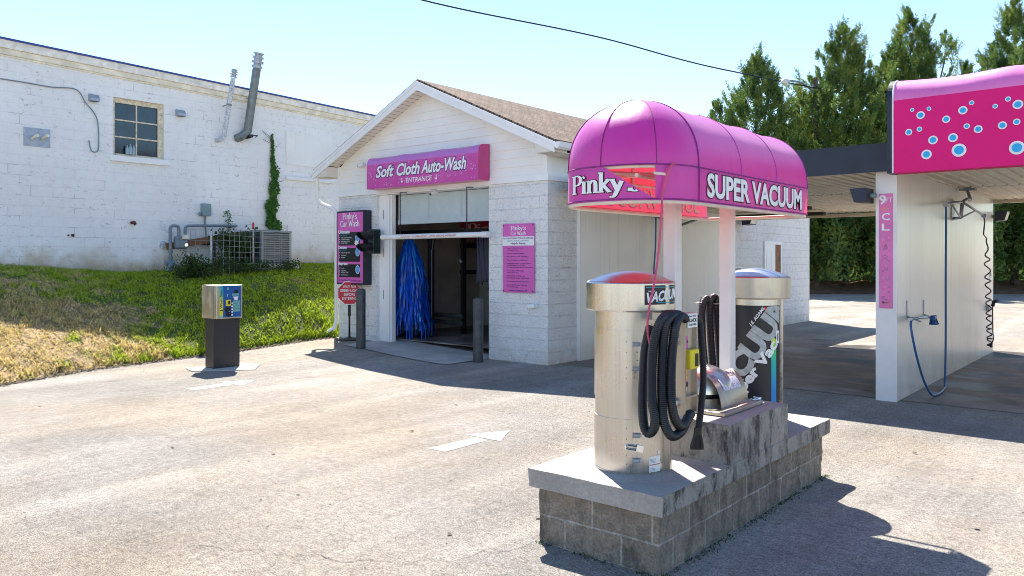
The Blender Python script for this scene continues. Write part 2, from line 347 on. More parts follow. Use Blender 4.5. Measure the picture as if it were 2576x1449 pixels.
# ---------------------------------------------------------------- mesh builder
class MB:
    def __init__(s): s.v = []; s.f = []; s.mi = []; s.sm = []
    def face(s, pts, mi=0, smooth=False):
        b = len(s.v); s.v += [tuple(p) for p in pts]; s.f.append(tuple(range(b, b + len(pts)))); s.mi.append(mi); s.sm.append(smooth)
    def raw(s, vs, fs, mi=0, smooth=False):
        b = len(s.v); s.v += [tuple(p) for p in vs]
        for f in fs: s.f.append(tuple(b + i for i in f)); s.mi.append(mi); s.sm.append(smooth)
    def box(s, x0, x1, y0, y1, z0, z1, mi=0):
        v = [(x, y, z) for z in (z0, z1) for y in (y0, y1) for x in (x0, x1)]
        s.raw(v, [(0, 2, 3, 1), (4, 5, 7, 6), (0, 1, 5, 4), (2, 6, 7, 3), (0, 4, 6, 2), (1, 3, 7, 5)], mi); return s
    def obox(s, c, ax, ay, az, mi=0):          # oriented box: centre and three half vectors
        c = Vector(c); ax = Vector(ax); ay = Vector(ay); az = Vector(az)
        v = [c + ax * i + ay * j + az * k for k in (-1, 1) for j in (-1, 1) for i in (-1, 1)]
        s.raw(v, [(0, 2, 3, 1), (4, 5, 7, 6), (0, 1, 5, 4), (2, 6, 7, 3), (0, 4, 6, 2), (1, 3, 7, 5)], mi); return s
    def prism(s, poly, d, mi=0):               # poly = list of 3D points, extruded by vector d
        d = Vector(d); n = len(poly); a = [Vector(p) for p in poly]; b = [p + d for p in a]
        s.raw(a + b, [tuple(range(n))[::-1], tuple(range(n, 2 * n))] + [(i, (i + 1) % n, n + (i + 1) % n, n + i) for i in range(n)], mi); return s
    def tube(s, pts, r, n=8, mi=0, caps=True, rib=0):
        pts = [Vector(p) for p in pts]; rings = []
        up = Vector((0, 0, 1)); prev = None
        for i, p in enumerate(pts):
            t = (pts[min(i + 1, len(pts) - 1)] - pts[max(i - 1, 0)])
            t = t.normalized() if t.length > 1e-9 else Vector((0, 0, 1))
            if prev is None:
                a = t.cross(up); a = a if a.length > .05 else t.cross(Vector((1, 0, 0))); a.normalize()
            else:
                a = prev - t * prev.dot(t); a = a.normalized() if a.length > 1e-6 else t.orthogonal().normalized()
            prev = a; bb = t.cross(a)
            rr = r[i] if isinstance(r, (list, tuple)) else r
            if rib and i % 2: rr *= (1 - rib)
            rings.append([p + a * math.cos(2 * math.pi * k / n) * rr + bb * math.sin(2 * math.pi * k / n) * rr for k in range(n)])
        v = [q for g in rings for q in g]; f = []
        for i in range(len(pts) - 1):
            for k in range(n): f.append((i * n + k, i * n + (k + 1) % n, (i + 1) * n + (k + 1) % n, (i + 1) * n + k))
        s.raw(v, f, mi, True)
        if caps:
            s.face(rings[0][::-1], mi); s.face(rings[-1], mi)
        return s
    def lathe(s, c, prof, n=48, mi=0, a0=0, a1=360, caps=True):      # prof: (r, z) list, around vertical axis at c
        full = abs(a1 - a0 - 360) < 1e-6; m = n if full else n + 1; v = []; f = []
        for k in range(m):
            a = R(a0 + (a1 - a0) * k / n)
            for r, z in prof: v.append((c[0] + r * math.cos(a), c[1] + r * math.sin(a), c[2] + z))
        L = len(prof)
        for k in range(n):
            k2 = (k + 1) % m
            for j in range(L - 1): f.append((k * L + j, k2 * L + j, k2 * L + j + 1, k * L + j + 1))
        s.raw(v, f, mi, True); return s
    def build_each(s, name, mats, parent=None, bevel=0):       # every separate piece becomes a part of its own
        par = list(range(len(s.v)))
        def root(i):
            while par[i] != i: par[i] = par[par[i]]; i = par[i]
            return i
        for f in s.f:
            for i in f[1:]: par[root(i)] = root(f[0])
        groups = {}
        for k, f in enumerate(s.f): groups.setdefault(root(f[0]), []).append(k)
        for ks in groups.values():
            m = MB()
            ids = sorted({i for k in ks for i in s.f[k]}); mp = {i: n for n, i in enumerate(ids)}
            m.v = [s.v[i] for i in ids]; m.f = [tuple(mp[i] for i in s.f[k]) for k in ks]; m.mi = [s.mi[k] for k in ks]; m.sm = [s.sm[k] for k in ks]
            m.build(name, mats, parent, bevel=bevel)
    def build(s, name, mats, parent=None, label=None, bevel=0, angle=35):
        me = bpy.data.meshes.new(name); me.from_pydata(s.v, [], s.f)
        if not isinstance(mats, (list, tuple)): mats = [mats]
        for m in mats: me.materials.append(M[m] if isinstance(m, str) else m)
        me.polygons.foreach_set('material_index', s.mi); me.polygons.foreach_set('use_smooth', s.sm)
        me.validate(); me.update()
        o = bpy.data.objects.new(name, me); col.objects.link(o)
        if parent is not None: adopt(o, parent)
        if label: o['label'] = label
        if any(s.sm):
            bm = bmesh.new(); bm.from_mesh(me); bmesh.ops.remove_doubles(bm, verts=bm.verts, dist=1e-5)
            for e in bm.edges:
                if len(e.link_faces) == 2 and e.calc_face_angle(0) > R(angle): e.smooth = False
            bm.to_mesh(me); bm.free()
        if bevel:
            b = o.modifiers.new('bevel', 'BEVEL'); b.width = bevel; b.segments = 2; b.limit_method = 'ANGLE'
        return o
BASE = {}
def adopt(o, p):
    o.parent = p; b = BASE.get(p.name, Vector((0, 0, 0)))
    o.matrix_parent_inverse = Matrix.Translation(-b)
def thing(name, label, cat, loc=(0, 0, 0), group=None):
    o = bpy.data.objects.new(name, None); col.objects.link(o); o.location = loc; o.empty_display_size = .1
    o['label'] = label; o['category'] = cat
    if group: o['group'] = group
    BASE[o.name] = Vector(loc); return o
def tag(o, label, cat, group=None):
    o['label'] = label; o['category'] = cat
    if group: o['group'] = group
    return o
def struct(o): o['kind'] = 'structure'; return o
def stuff(o, label, cat): o['kind'] = 'stuff'; o['label'] = label; o['category'] = cat; return o

def smooth_path(pts, n=8):                   # Catmull-Rom
    pts = [Vector(p) for p in pts]; out = []
    q = [pts[0]] + pts + [pts[-1]]
    for i in range(1, len(q) - 2):
        a, b, c, d = q[i - 1], q[i], q[i + 1], q[i + 2]
        for k in range(n):
            t = k / n
            out.append(.5 * ((2 * b) + (c - a) * t + (2 * a - 5 * b + 4 * c - d) * t * t + (3 * b - a - 3 * c + d) * t ** 3))
    out.append(pts[-1]); return out

# ---------------------------------------------------------------- lettering
_tc = {}
def text_mesh(body, offset=0, shear=0):
    k = (body, offset, shear)
    if k in _tc: return _tc[k]
    cu = bpy.data.curves.new('t', 'FONT'); cu.body = body; cu.size = 1; cu.offset = offset; cu.shear = shear; cu.resolution_u = 3
    o = bpy.data.objects.new('t', cu); col.objects.link(o)
    dg = bpy.context.evaluated_depsgraph_get(); me = bpy.data.meshes.new_from_object(o.evaluated_get(dg))
    vs = [tuple(v.co) for v in me.vertices]; fs = [tuple(p.vertices) for p in me.polygons]
    bpy.data.objects.remove(o); bpy.data.curves.remove(cu); bpy.data.meshes.remove(me)
    _tc[k] = (vs, fs); return vs, fs
def text(mb, body, o, right, up, h, width=None, offset=0, shear=0, mi=0, lift=0, align='c', fn=None, sub=0):
    """writes body with capital height h; o = centre (or left) of the base line; fn maps (u, v) to 3D instead"""
    vs, fs = text_mesh(body, offset, shear); ref = text_mesh(body, 0, shear)[0]
    x0 = min(v[0] for v in ref); x1 = max(v[0] for v in ref); s = h / .70
    sx = (width / (x1 - x0)) if width else s
    cx = (x0 + x1) / 2 if align == 'c' else x0
    if fn is None:
        o = Vector(o); right = Vector(right).normalized(); up = Vector(up).normalized(); nn = right.cross(up)
        out = [o + right * ((v[0] - cx) * sx) + up * (v[1] * s) + nn * lift for v in vs]
    else:
        if sub:
            bm = bmesh.new(); bv = [bm.verts.new((v[0] * sx, v[1] * s, 0)) for v in vs]
            for f in fs:
                try: bm.faces.new([bv[i] for i in f])
                except ValueError: pass
            bmesh.ops.triangulate(bm, faces=bm.faces)
            for _ in range(5):
                le = [e for e in bm.edges if e.calc_length() > sub]
                if not le: break
                bmesh.ops.subdivide_edges(bm, edges=le, cuts=1); bmesh.ops.triangulate(bm, faces=[f for f in bm.faces if len(f.verts) > 3])
            bm.verts.index_update(); vs2 = [(v.co.x, v.co.y) for v in bm.verts]; fs = [tuple(v.index for v in f.verts) for f in bm.faces]; bm.free()
            out = [fn(v[0] - cx * sx, v[1], lift) for v in vs2]
        else: out = [fn((v[0] - cx) * sx, v[1] * s, lift) for v in vs]
    mb.raw(out, fs, mi)

# a small pen-stroke alphabet with serifs for the shop's name
G = {
 'P': (.60, [[(.12, 0), (.12, .97)], [(.12, .96), (.36, .99), (.53, .84), (.51, .62), (.36, .49), (.14, .47)], [(-.01, .015), (.27, .015)], [(-.03, .97), (.12, .97)]]),
 'i': (.28, [[(.12, 0), (.12, .64)], [(.0, .015), (.25, .015)], [(.01, .63), (.12, .64)], [(.09, .84), (.15, .90)]]),
 'n': (.56, [[(.12, 0), (.12, .64)], [(.14, .50), (.27, .65), (.40, .58), (.43, .40), (.43, 0)], [(.0, .015), (.24, .015)], [(.32, .015), (.55, .015)], [(.01, .63), (.12, .64)]]),
 'k': (.54, [[(.12, 0), (.12, 1.05)], [(.46, .66), (.15, .30)], [(.22, .38), (.48, .0)], [(.0, .015), (.24, .015)], [(.38, .015), (.57, .015)], [(.34, .65), (.54, .65)], [(.0, 1.04), (.12, 1.04)]]),
 'y': (.52, [[(.06, .64), (.27, .08)], [(.47, .64), (.25, .0), (.12, -.26), (-.04, -.27)], [(-.02, .645), (.17, .645)], [(.36, .645), (.55, .645)]]),
 "'": (.20, [[(.10, 1.0), (.06, .78)]]),
 's': (.44, [[(.37, .54), (.24, .65), (.09, .56), (.12, .40), (.30, .29), (.37, .13), (.22, .0), (.04, .07)], [(.37, .50), (.375, .66)], [(.04, .0), (.045, .16)]]),
 'C': (.66, [[(.58, .80), (.42, .98), (.17, .88), (.06, .5), (.17, .12), (.42, .02), (.60, .18)], [(.58, .74), (.59, .97)]]),
 'a': (.50, [[(.09, .54), (.22, .65), (.36, .56), (.38, .30), (.39, .03), (.47, .02)], [(.37, .40), (.16, .35), (.07, .17), (.16, .02), (.37, .14)]]),
 'r': (.44, [[(.12, 0), (.12, .64)], [(.14, .45), (.25, .62), (.40, .60)], [(.0, .015), (.26, .015)], [(.01, .63), (.12, .64)]]),
 'W': (.92, [[(.05, .98), (.26, .02)], [(.26, .02), (.46, .92)], [(.46, .92), (.66, .02)], [(.66, .02), (.86, .98)], [(-.03, .98), (.16, .98)], [(.77, .98), (.94, .98)]]),
 'h': (.56, [[(.12, 0), (.12, 1.04)], [(.14, .50), (.27, .65), (.40, .58), (.43, .40), (.43, 0)], [(.0, .015), (.24, .015)], [(.32, .015), (.55, .015)], [(.0, 1.03), (.12, 1.03)]]),
 ' ': (.3, [])}
def pen_width(s): return sum(G[c][0] for c in s)
def pen(mb, body, fn, h, grow=0, mi=0, lift=0, width=None, keep=None):
    sx = h if not width else width / pen_width(body); u0 = -pen_width(body) * sx / 2
    for ci, ch in enumerate(body):
        wd, strokes = G[ch]
        for si, st in enumerate(strokes):
            pts = smooth_path([(p[0], p[1], 0) for p in st], 5) if len(st) > 2 else [Vector((p[0] + (q[0] - p[0]) * t, p[1] + (q[1] - p[1]) * t, 0)) for p, q in [(st[0], st[1])] for t in (0, .5, 1)]
            L = []; Rr = []
            for i, p in enumerate(pts):
                t = pts[min(i + 1, len(pts) - 1)] - pts[max(i - 1, 0)]; t.normalize()
                hw = (.022 + .062 * abs(t.y) ** 1.2) + grow; nrm = Vector((-t.y, t.x, 0))
                e = t * grow * (1 if i == len(pts) - 1 else (-1 if i == 0 else 0))
                L.append(p + nrm * hw + e); Rr.append(p - nrm * hw + e)
            for i in range(len(pts) - 1):
                q = [L[i], L[i + 1], Rr[i + 1], Rr[i]]
                uv = [(u0 + a.x * sx, a.y * h) for a in q]
                if keep and not all(keep(*a) for a in uv): continue
                mb.face([fn(a[0], a[1], lift + si * .0004) for a in uv], mi)
        u0 += wd * sx

# ================================================================ THE SETTING
def gridlines(a, b, step, outer):
    L = [-v for v in outer[::-1]]; x = a
    L = [v for v in L if v < a]
    while x < b + 1e-6: L.append(x); x += step
    return L + [v for v in outer if v > b]
xs = gridlines(-17, 3, .5, [5, 20, 60, 150, 400, 900]); ys = gridlines(-3, 31, .5, [60, 150, 400, 900])
xs = sorted(set([-900, -400, -150, -60, -25] + xs)); ys = sorted(set([-900, -400, -150, -60, -20] + ys))
mb = MB(); vs = [(x, y, zg(x, y)) for y in ys for x in xs]; nx = len(xs)
mb.raw(vs, [(j * nx + i, j * nx + i + 1, (j + 1) * nx + i + 1, (j + 1) * nx + i) for j in range(len(ys) - 1) for i in range(nx - 1)], 0, True)
struct(mb.build('ground', 'asphalt'))

def sheet(name, poly, m, lift, sub=None):
    mb = MB(); mb.face([(x, y, zg(x, y) + lift) for x, y in poly]); return struct(mb.build(name, m))
# strip of bare soil under the trees and the wash bay floor
c0 = P(1500, 0, d=39.0); c1 = P(3200, 0, d=39.0); c2 = P(3200, 0, d=52); c3 = P(1500, 0, d=52)
mb = MB(); n = 40
for i in range(n):
    for (ta, tb, za, zb) in ((0, .12, .01, .35), (.12, .3, .35, .7), (.3, 1, .7, .8)):
        def q(u, t, z):
            a = c0.lerp(c1, u); b = c3.lerp(c2, u); p = a.lerp(b, t + .02 * math.sin(u * 40)); return (p.x, p.y, z + .1 * math.sin(u * 57 + t * 9) * (t > 0))
        mb.face([q(i / n, ta, za), q((i + 1) / n, ta, za), q((i + 1) / n, tb, zb), q(i / n, tb, zb)], 0, True)
struct(mb.build('soil_strip', 'soil'))
sheet('bay_floor', [(-7.72, 10.45), (8, 10.45), (8, 17.3), (-7.72, 17.3)], 'bayfloor', .005)
mb = MB()
PX = [-12.1, -11.3, -10.5, -9.7, -9.14]
for a, b in zip(PX[:-1], PX[1:]):
    yy = lambda x: 9.30 + (x + 12.1) * -.07
    for t0, t1 in ((0, .5), (.5, 1)):
        f = lambda x, t: (x, yy(x) + (10.6 - yy(x)) * t, zg(x, yy(x) + (10.6 - yy(x)) * t) + .012)
        mb.face([f(a, t0), f(b, t0), f(b, t1), f(a, t1)], 0, True)
struct(mb.build('entrance_pad', 'pad'))

# painted arrows on the asphalt
def arrow_mark(tail, tip, wt, wh, split):
    mb = MB(); tail = Vector(tail).to_2d(); tip = Vector(tip).to_2d(); d = (tip - tail); L = d.length; d.normalize(); n_ = Vector((-d.y, d.x))
    z = lambda p: (p.x, p.y, zg(p.x, p.y) + .004)
    a = tail + d * L * split
    mb.face([z(tail - n_ * wt), z(a - n_ * wt + d * .05), z(a + n_ * wt * .7 + d * .09), z(tail + n_ * wt)])
    b = a + d * .11
    mb.face([z(b - n_ * wh), z(tip), z(b + n_ * wh)])
    struct(mb.build('road_marking', 'road_white'))
def roadwhite():
    m = NT('worn_road_paint', .8)
    m.color(m.mix(m.ramp(m.noise(45, 5, .8), [(.44, 0.), (.56, .9)]), (.74, .73, .70), (.27, .26, .25))); return m.m
M['road_white'] = roadwhite()
arrow_mark(P(478, 980, z=0), P(640, 957, z=0), .11, .26, .50)
arrow_mark(P(1100, 1133, z=0), P(1282, 1084, z=0), .10, .22, .50)
# crack and loose bits
mb = MB(); rr = random.Random(3); pts = []
for i in range(26, 96):
    px = 120 + i * 13.5; py = 1395 - 20 * math.sin(i * .07) + 5 * math.sin(i * .6) + rr.uniform(-3, 3) - (i - 70) * (1.2 if i > 70 else 0)
    pts.append(P(px, py, z=0))
for a, b in zip(pts[:-1], pts[1:]):
    d = (b - a).normalized(); n_ = Vector((-d.y, d.x, 0)) * rr.uniform(.0008, .0026)
    mb.face([(a.x - n_.x, a.y - n_.y, .004), (b.x - n_.x, b.y - n_.y, .004), (b.x + n_.x, b.y + n_.y, .004), (a.x + n_.x, a.y + n_.y, .004)])
M['crackm'] = simple('crack_dark', (.09, .082, .075), .9)
struct(mb.build('pavement_crack', 'crackm'))

# ---- grass bank
EDGE = [P(-260, 1010, z=0), P(0, 968, z=0), P(200, 933, z=0), P(515, 893, z=0), P(620, 880, z=0.02), P(840, 850, z=.1)]
def edge_x(y):
    e = [(p.y, p.x) for p in EDGE] + [(10.2, -13.42), (40, -13.42)]
    e.sort()
    if y <= e[0][0]: return e[0][1] + (y - e[0][0]) * -.4
    for (ya, xa), (yb, xb) in zip(e[:-1], e[1:]):
        if ya <= y <= yb: return xa + (xb - xa) * (y - ya) / max(1e-6, yb - ya)
    return e[-1][1]
WX = -17.2
def wall_base(y): 
    return 1.59 - .17 * math.exp(-((y - 7.6) / 1.4) ** 2)
def bank(x, y):
    xe = edge_x(y); t = max(0, min(1, (xe - x) / (xe - WX)))
    h = 1 - (1 - t) ** (1.75 + 1.1 * sst((y - 6) / 4))
    z = zg(x, y) + (wall_base(y) - zg(x, y)) * h
    if t > 0.02: z += .035 * math.sin(x * 3.1 + y * 1.7) * math.sin(y * 2.3) * (1 - t)
    return z + .015
mb = MB(); ny = 150; nv = 36
def bp(i, j):
    y = -6 + i * (30 / ny); xe = edge_x(y) + .06 * math.sin(y * 5) + .03 * math.sin(y * 17); x = xe + (WX + .02 - xe) * j / nv
    return (x, y, bank(x, y) if j else zg(x, y) - .01)
vs = [bp(i, j) for i in range(ny + 1) for j in range(nv + 1)]
mb.raw(vs, [(i * (nv + 1) + j, (i + 1) * (nv + 1) + j, (i + 1) * (nv + 1) + j + 1, i * (nv + 1) + j + 1) for i in range(ny) for j in range(nv)], 0, True)
struct(mb.build('grass_bank', 'turf'))
mb = MB(); rr = random.Random(11)
def blade(mb, x, y, z, h, w_, rr, mi=0, lean=.5):
    a = rr.uniform(0, 6.283); d = Vector((math.cos(a), math.sin(a), 0)) * w_; l = Vector((rr.uniform(-1, 1), rr.uniform(-1, 1), 0)) * h * lean
    p = Vector((x, y, z)); m = p + Vector((0, 0, h * .6)) + l * .4
    mb.face([p - d, p + d, m + d * .6, m - d * .6], mi); mb.face([m - d * .6, m + d * .6, p + Vector((0, 0, h)) + l], mi)
for i in range(95000):
    y = rr.uniform(1.5, 15); xe = edge_x(y); t = rr.random() ** 1.15
    x = xe + .03 + (WX - xe) * t
    if t < .02: x += rr.uniform(-.12, 0)
    nz = math.sin(x * 2.3 + 1) * math.sin(y * 1.9 + 2) + .5 * math.sin(x * 7) * math.sin(y * 6)
    if math.sin(x * 9.1 + 3 * math.sin(y * 2.7)) * math.sin(y * 8.3 + 2 * math.sin(x * 3.1)) < -.35 and rr.random() < .75: continue
    h = rr.uniform(.02, .075) * (1.6 if rr.random() < .05 else 1) * (1 + .5 * nz)
    blade(mb, x, y, bank(x, y) - .005, h, rr.uniform(.007, .017), rr, 0, 1.0)
stuff(mb.build('grass', 'blade'), 'patchy green and dry yellow grass covering the bank', 'grass')
# litter of dry leaves and gravel along the asphalt edge
mb = MB()
for i in range(5200):
    y = rr.uniform(1.5, 10); x = edge_x(y) + rr.gauss(.07, .07); s_ = rr.uniform(.006, .024); z = zg(x, y) + .004
    a = rr.uniform(0, 6.28); c_, s2 = math.cos(a) * s_, math.sin(a) * s_
    mb.face([(x - c_, y - s2, z), (x + s2, y - c_, z + s_ * .5), (x + c_, y + s2, z + s_ * .7), (x - s2, y + c_, z + s_ * .2)])
M['debris'] = simple('dark_edge_debris', (.10, .075, .05), .9, var=.6, scale=20)
stuff(mb.build('edge_debris', 'debris'), 'dark gravel and dead leaves along the grass edge', 'debris')
mb = MB(); rr = random.Random(31)
for i in range(700):
    x = rr.uniform(-12, 1.5); y = rr.uniform(1.5, 10.0); s_ = rr.uniform(.004, .011) * (2.2 if rr.random() < .05 else 1)
    if x < edge_x(y) + .3 or (-3.1 < x < -2.0 and 3.7 < y < 6.5): continue
    a = rr.uniform(0, 6.28); c_, s2 = math.cos(a) * s_, math.sin(a) * s_; z = zg(x, y) + .004
    mb.face([(x - c_, y - s2, z), (x + s2, y - c_, z + s_ * .4), (x + c_, y + s2, z + s_ * .6), (x - s2, y + c_, z + s_ * .3)])
stuff(mb.build('pebbles', 'debris'), 'scattered dark grit and leaf bits lying on the asphalt', 'grit')
# weeds and damp dirt where the island meets the asphalt
mb = MB()
for i in range(700):
    if rr.random() < .7: x, y = -2.14 + abs(rr.gauss(0, .025)), rr.uniform(3.8, 6.45)
    else: x, y = rr.uniform(-3.0, -2.15), 3.785 - abs(rr.gauss(0, .02))
    if math.sin(y * 9) + math.sin(x * 14) < .1 * rr.random(): continue
    blade(mb, x, y, 0, rr.uniform(.006, .022), rr.uniform(.002, .005), rr, 0, 1.2)
stuff(mb.build('base_weeds', 'weed'), 'tiny weeds growing along the foot of the block island', 'weeds')
# ================================================================ THE LONG WHITE BUILDING ON THE LEFT
def W(px, py, off=0): return P(px, py, x=WX + off)
BY0, BY1 = -8, 34
topz = lambda y: 5.84 - .022 * (y - 5.0)
lb = thing('block_building', 'long weathered white block building behind the grass bank', 'building', (WX, 8, 1.5))
wa, wb = W(285, 242), W(413, 264); wc = W(283, 388); wd = W(413, 404)
wy0, wy1 = wa.y, wb.y; wz1 = (wa.z + wb.z) / 2; wz0 = (wc.z + wd.z) / 2
mb = MB()
def wq(y0, y1, f0, f1):
    mb.face([(WX, y0, f0(y0)), (WX, y1, f0(y1)), (WX, y1, f1(y1)), (WX, y0, f1(y0))])
C_ = lambda z: (lambda y: z)
wq(BY0, wy0, C_(0), topz); wq(wy1, BY1, C_(0), topz); wq(wy0, wy1, C_(0), C_(wz0)); wq(wy0, wy1, C_(wz1), topz)
rd = .13
for (p, q) in (((wy0, wz0), (wy1, wz0)), ((wy1, wz0), (wy1, wz1)), ((wy1, wz1), (wy0, wz1)), ((wy0, wz1), (wy0, wz0))):
    mb.face([(WX, p[0], p[1]), (WX, q[0], q[1]), (WX - rd, q[0], q[1]), (WX - rd, p[0], p[1])])
for y in (BY0, BY1): mb.face([(WX, y, 0), (WX - 12, y, 0), (WX - 12, y, topz(y)), (WX, y, topz(y))])
mb.face([(WX - 12, BY0, 0), (WX - 12, BY1, 0), (WX - 12, BY1, topz(BY1)), (WX - 12, BY0, topz(BY0))])
mb.build('wall', 'block_left', lb)
mb = MB()                                    # dark room behind the window
mb.face([(WX - 1.2, wy0 - .5, wz0 - .3), (WX - 1.2, wy1 + .5, wz0 - .3), (WX - 1.2, wy1 + .5, wz1 + .3), (WX - 1.2, wy0 - .5, wz1 + .3)])
mb = MB()
def cor(x0, x1, za, zb, mi):
    L = 24
    for i in range(L):
        ya = BY0 + (BY1 - BY0) * i / L; yb = BY0 + (BY1 - BY0) * (i + 1) / L
        A = [(WX + x0, ya, topz(ya) + za), (WX + x1, ya, topz(ya) + za), (WX + x1, ya, topz(ya) + zb), (WX + x0, ya, topz(ya) + zb)]
        B = [(x, yb, z - topz(ya) + topz(yb)) for x, _, z in A]
        for k in range(4): mb.face([A[k], A[(k + 1) % 4], B[(k + 1) % 4], B[k]], mi)
cor(-.3, .10, -.02, .135, 0); cor(-.3, .055, -.135, -.022, 1); cor(-.3, .025, -.17, -.137, 1)
mb.build('cornice', ['cornice', 'cream'], lb)
mb = MB(); cor(-.4, .13, .137, .172, 0); mb.build('roof_edge', 'blue_edge', lb)
mb = MB()
for i in range(8):
    ya = BY0 + (BY1 - BY0) * i / 8; yb = BY0 + (BY1 - BY0) * (i + 1) / 8
    mb.face([(WX - .3, ya, topz(ya) + .10), (WX - .3, yb, topz(yb) + .10), (WX - 12, yb, topz(yb) + .1), (WX - 12, ya, topz(ya) + .1)])
mb.build('roof', 'navy', lb)
# window: frame, muntins, panes, sill
wf = MB(); fw = .06
X0, X1 = WX - rd, WX - rd + .06
wf.box(X0, X1, wy0 + .002, wy0 + fw, wz0, wz1); wf.box(X0, X1, wy1 - fw - .05, wy1 - .002, wz0, wz1)
wf.box(X0, X1 + .003, wy0 + fw, wy1 - fw - .05, wz1 - .10, wz1 - .002); wf.box(X0, X1 + .003, wy0 + fw, wy1 - fw - .05, wz0 + .002, wz0 + .05)
ym = (wy0 + wy1 - .05) / 2; hz = (wz1 - .1 - wz0 - .05)
wf.box(X0 + .01, X1 - .01, ym - .014, ym + .014, wz0 + .05, wz1 - .1)
for k in (1, 2): wf.box(X0 + .008, X1 - .008, wy0 + fw, wy1 - fw - .05, wz0 + .05 + hz * k / 3 - .014, wz0 + .05 + hz * k / 3 + .014)
win = wf.build('window', 'rust', lb)
wp = MB(); wp.box(X0 + .018, X0 + .026, wy0 + .03, wy1 - .06, wz0 + .02, wz1 - .06); o = wp.build('pane', 'glass', win); o.matrix_parent_inverse = Matrix.Identity(4)
sl = MB(); sl.box(WX - .1, WX + .07, wy0 - .07, wy1 + .10, wz0 - .13, wz0 - .003); o = sl.build('window_sill', 'trim', win, bevel=.008); o.matrix_parent_inverse = Matrix.Identity(4)
for px, hh in ((317, .19), (325, .22), (333, .20)):
    q = P(px, 384, x=WX - rd + .035); t = tag(MB().lathe((WX - rd + .10, q.y, wz0 + .052), [(0, 0), (.035, 0), (.038, .02), (.038, hh * .65), (.015, hh * .82), (.015, hh), (0, hh)], 12).build('bottle', 'bottle'),
        {317: 'leftmost small clear bottle on the ledge of the old window', 325: 'middle and tallest clear bottle on the ledge of the old window', 333: 'rightmost clear bottle on the ledge of the old window, beside the centre bar'}[px], 'bottle', 'bottles on the window ledge')
# boarded-up opening and its sill
a, b = W(719, 318), W(833, 437)
mb = MB(); mb.box(WX + .002, WX + .025, a.y, b.y, b.z + .12, a.z - .12)
for k in range(1, 5): mb.box(WX + .0255, WX + .028, a.y + (b.y - a.y) * k / 5 - .006, a.y + (b.y - a.y) * k / 5 + .006, b.z + .13, a.z - .13)
bd = mb.build('boarded_opening', 'boards' if 'boards' in M else 'siding', lb)
mb = MB(); s0, s1 = W(717, 441), W(836, 455); mb.box(WX + .001, WX + .07, s0.y, s1.y, s0.z - .11, s0.z - .02); mb.build('sill', 'trim', lb, bevel=.01)

# ---- fittings on that wall
def hood_vent(px, py, lab):
    c = W(px, py); t = thing('wall_vent', lab, 'vent', c, 'small hooded vents high on the white wall')
    m = MB(); h = .075
    prof = [(WX + .001, c.z + h), (WX + .07, c.z + h * .9), (WX + .14, c.z - h * .2), (WX + .14, c.z - h), (WX + .001, c.z - h)]
    m.prism([(x, c.y - .09, z) for x, z in prof], (0, .18, 0)); m.build('hood', 'galv', t)
    m = MB(); m.box(WX + .02, WX + .13, c.y - .07, c.y + .07, c.z - h - .004, c.z - h - .0005); m.build('opening', 'black', t)
hood_vent(233, 247, 'small metal vent hood left of the old window, below the loose cable')
hood_vent(451, 285, 'small metal vent hood right of the old window')
# metal cover plate with two pipe stubs
c = W(92, 344); t = thing('cover_plate', 'shiny square metal plate with two pipe stubs, at the left end of the white wall', 'metal plate', c)
a, b = W(59, 322), W(126, 366); m = MB(); m.box(WX + .002, WX + .012, a.y, b.y, c.z - .20, c.z + .17)
for yy in (a.y + .03, b.y - .03):
    for zz in (c.z - .18, c.z + .15): m.lathe((WX + .012, yy, zz), [(.008, -.004), (.008, .004), (0, .006)], 6)
m.build('plate', 'galv', t)
for px in (82, 108):
    q = W(px, 344); m = MB(); m.tube([(WX + .01, q.y - .02, q.z - .05), (WX + .20, q.y + .0, q.z - .0), (WX + .24, q.y + .02, q.z + .0)], .028, 10); m.build('pipe_stub', 'cream', t)
# loose cable
pts = [W(-30, 193, .02), W(60, 207, .02), W(130, 219, .02), W(180, 222, .03), W(200, 232, .03), W(215, 258, .03), W(236, 283, .03), W(246, 310, .03), W(248, 365, .03), W(244, 381, .03), W(232, 381, .03), W(226, 368, .03), W(224, 353, .02)]
tag(MB().tube(smooth_path(pts, 6), .011, 6).build('loose_cable', 'grey_paint'), 'thin grey cable looping down the white wall beside the old window', 'cable')
# two flue pipes
def flue(bot, top, r, capr, lab, mat, name):
    b = W(*bot, .12); tx = b.x + .34; tp = P(top[0], top[1], x=tx); tp.y = tp.y
    t = thing(name, lab, 'flue pipe', (WX, b.y, b.z), 'metal flue pipes on the white wall')
    tp = Vector((tx, tp.y, tp.z)); d = (tp - b)
    m = MB(); m.tube([(WX + .001, b.y - r * 2.2, b.z - r * 1.5), (b.x - .02, b.y - r * 1.6, b.z - r * 1.2), (b.x, b.y - .01, b.z + r * .2), tuple(b + d * .06)], r, 14); m.build('elbow', mat, t)
    m = MB(); m.tube([b + d * k / 6 for k in range(7)], r, 16)
    for k in (2, 4): m.tube([b + d * (k / 6 - .004), b + d * (k / 6 + .004)], r * 1.07, 16)
    m.build('pipe', mat, t)
    m = MB(); u = d.normalized()
    for k, rr_ in ((0, 1.0), (1, 1.12), (2, 1.0)):
        z0 = tp + u * (k * r * 1.1 + .01); m.tube([z0, z0 + u * r * .55], capr * rr_, 18)
        m.tube([z0 + u * r * .5, z0 + u * r * 1.15], r * .95, 14)
    m.tube([tp + u * r * 3.4, tp + u * r * 3.75], capr, 18)
    m.build('rain_cap', 'galv', t)
    m = MB(); e = b + d * .55; m.tube([(WX + .02, e.y, e.z), e], .012, 6); m.tube([e - u * .02, e + u * .02], r * 1.1, 16); m.build('bracket', 'galv_dark', t)
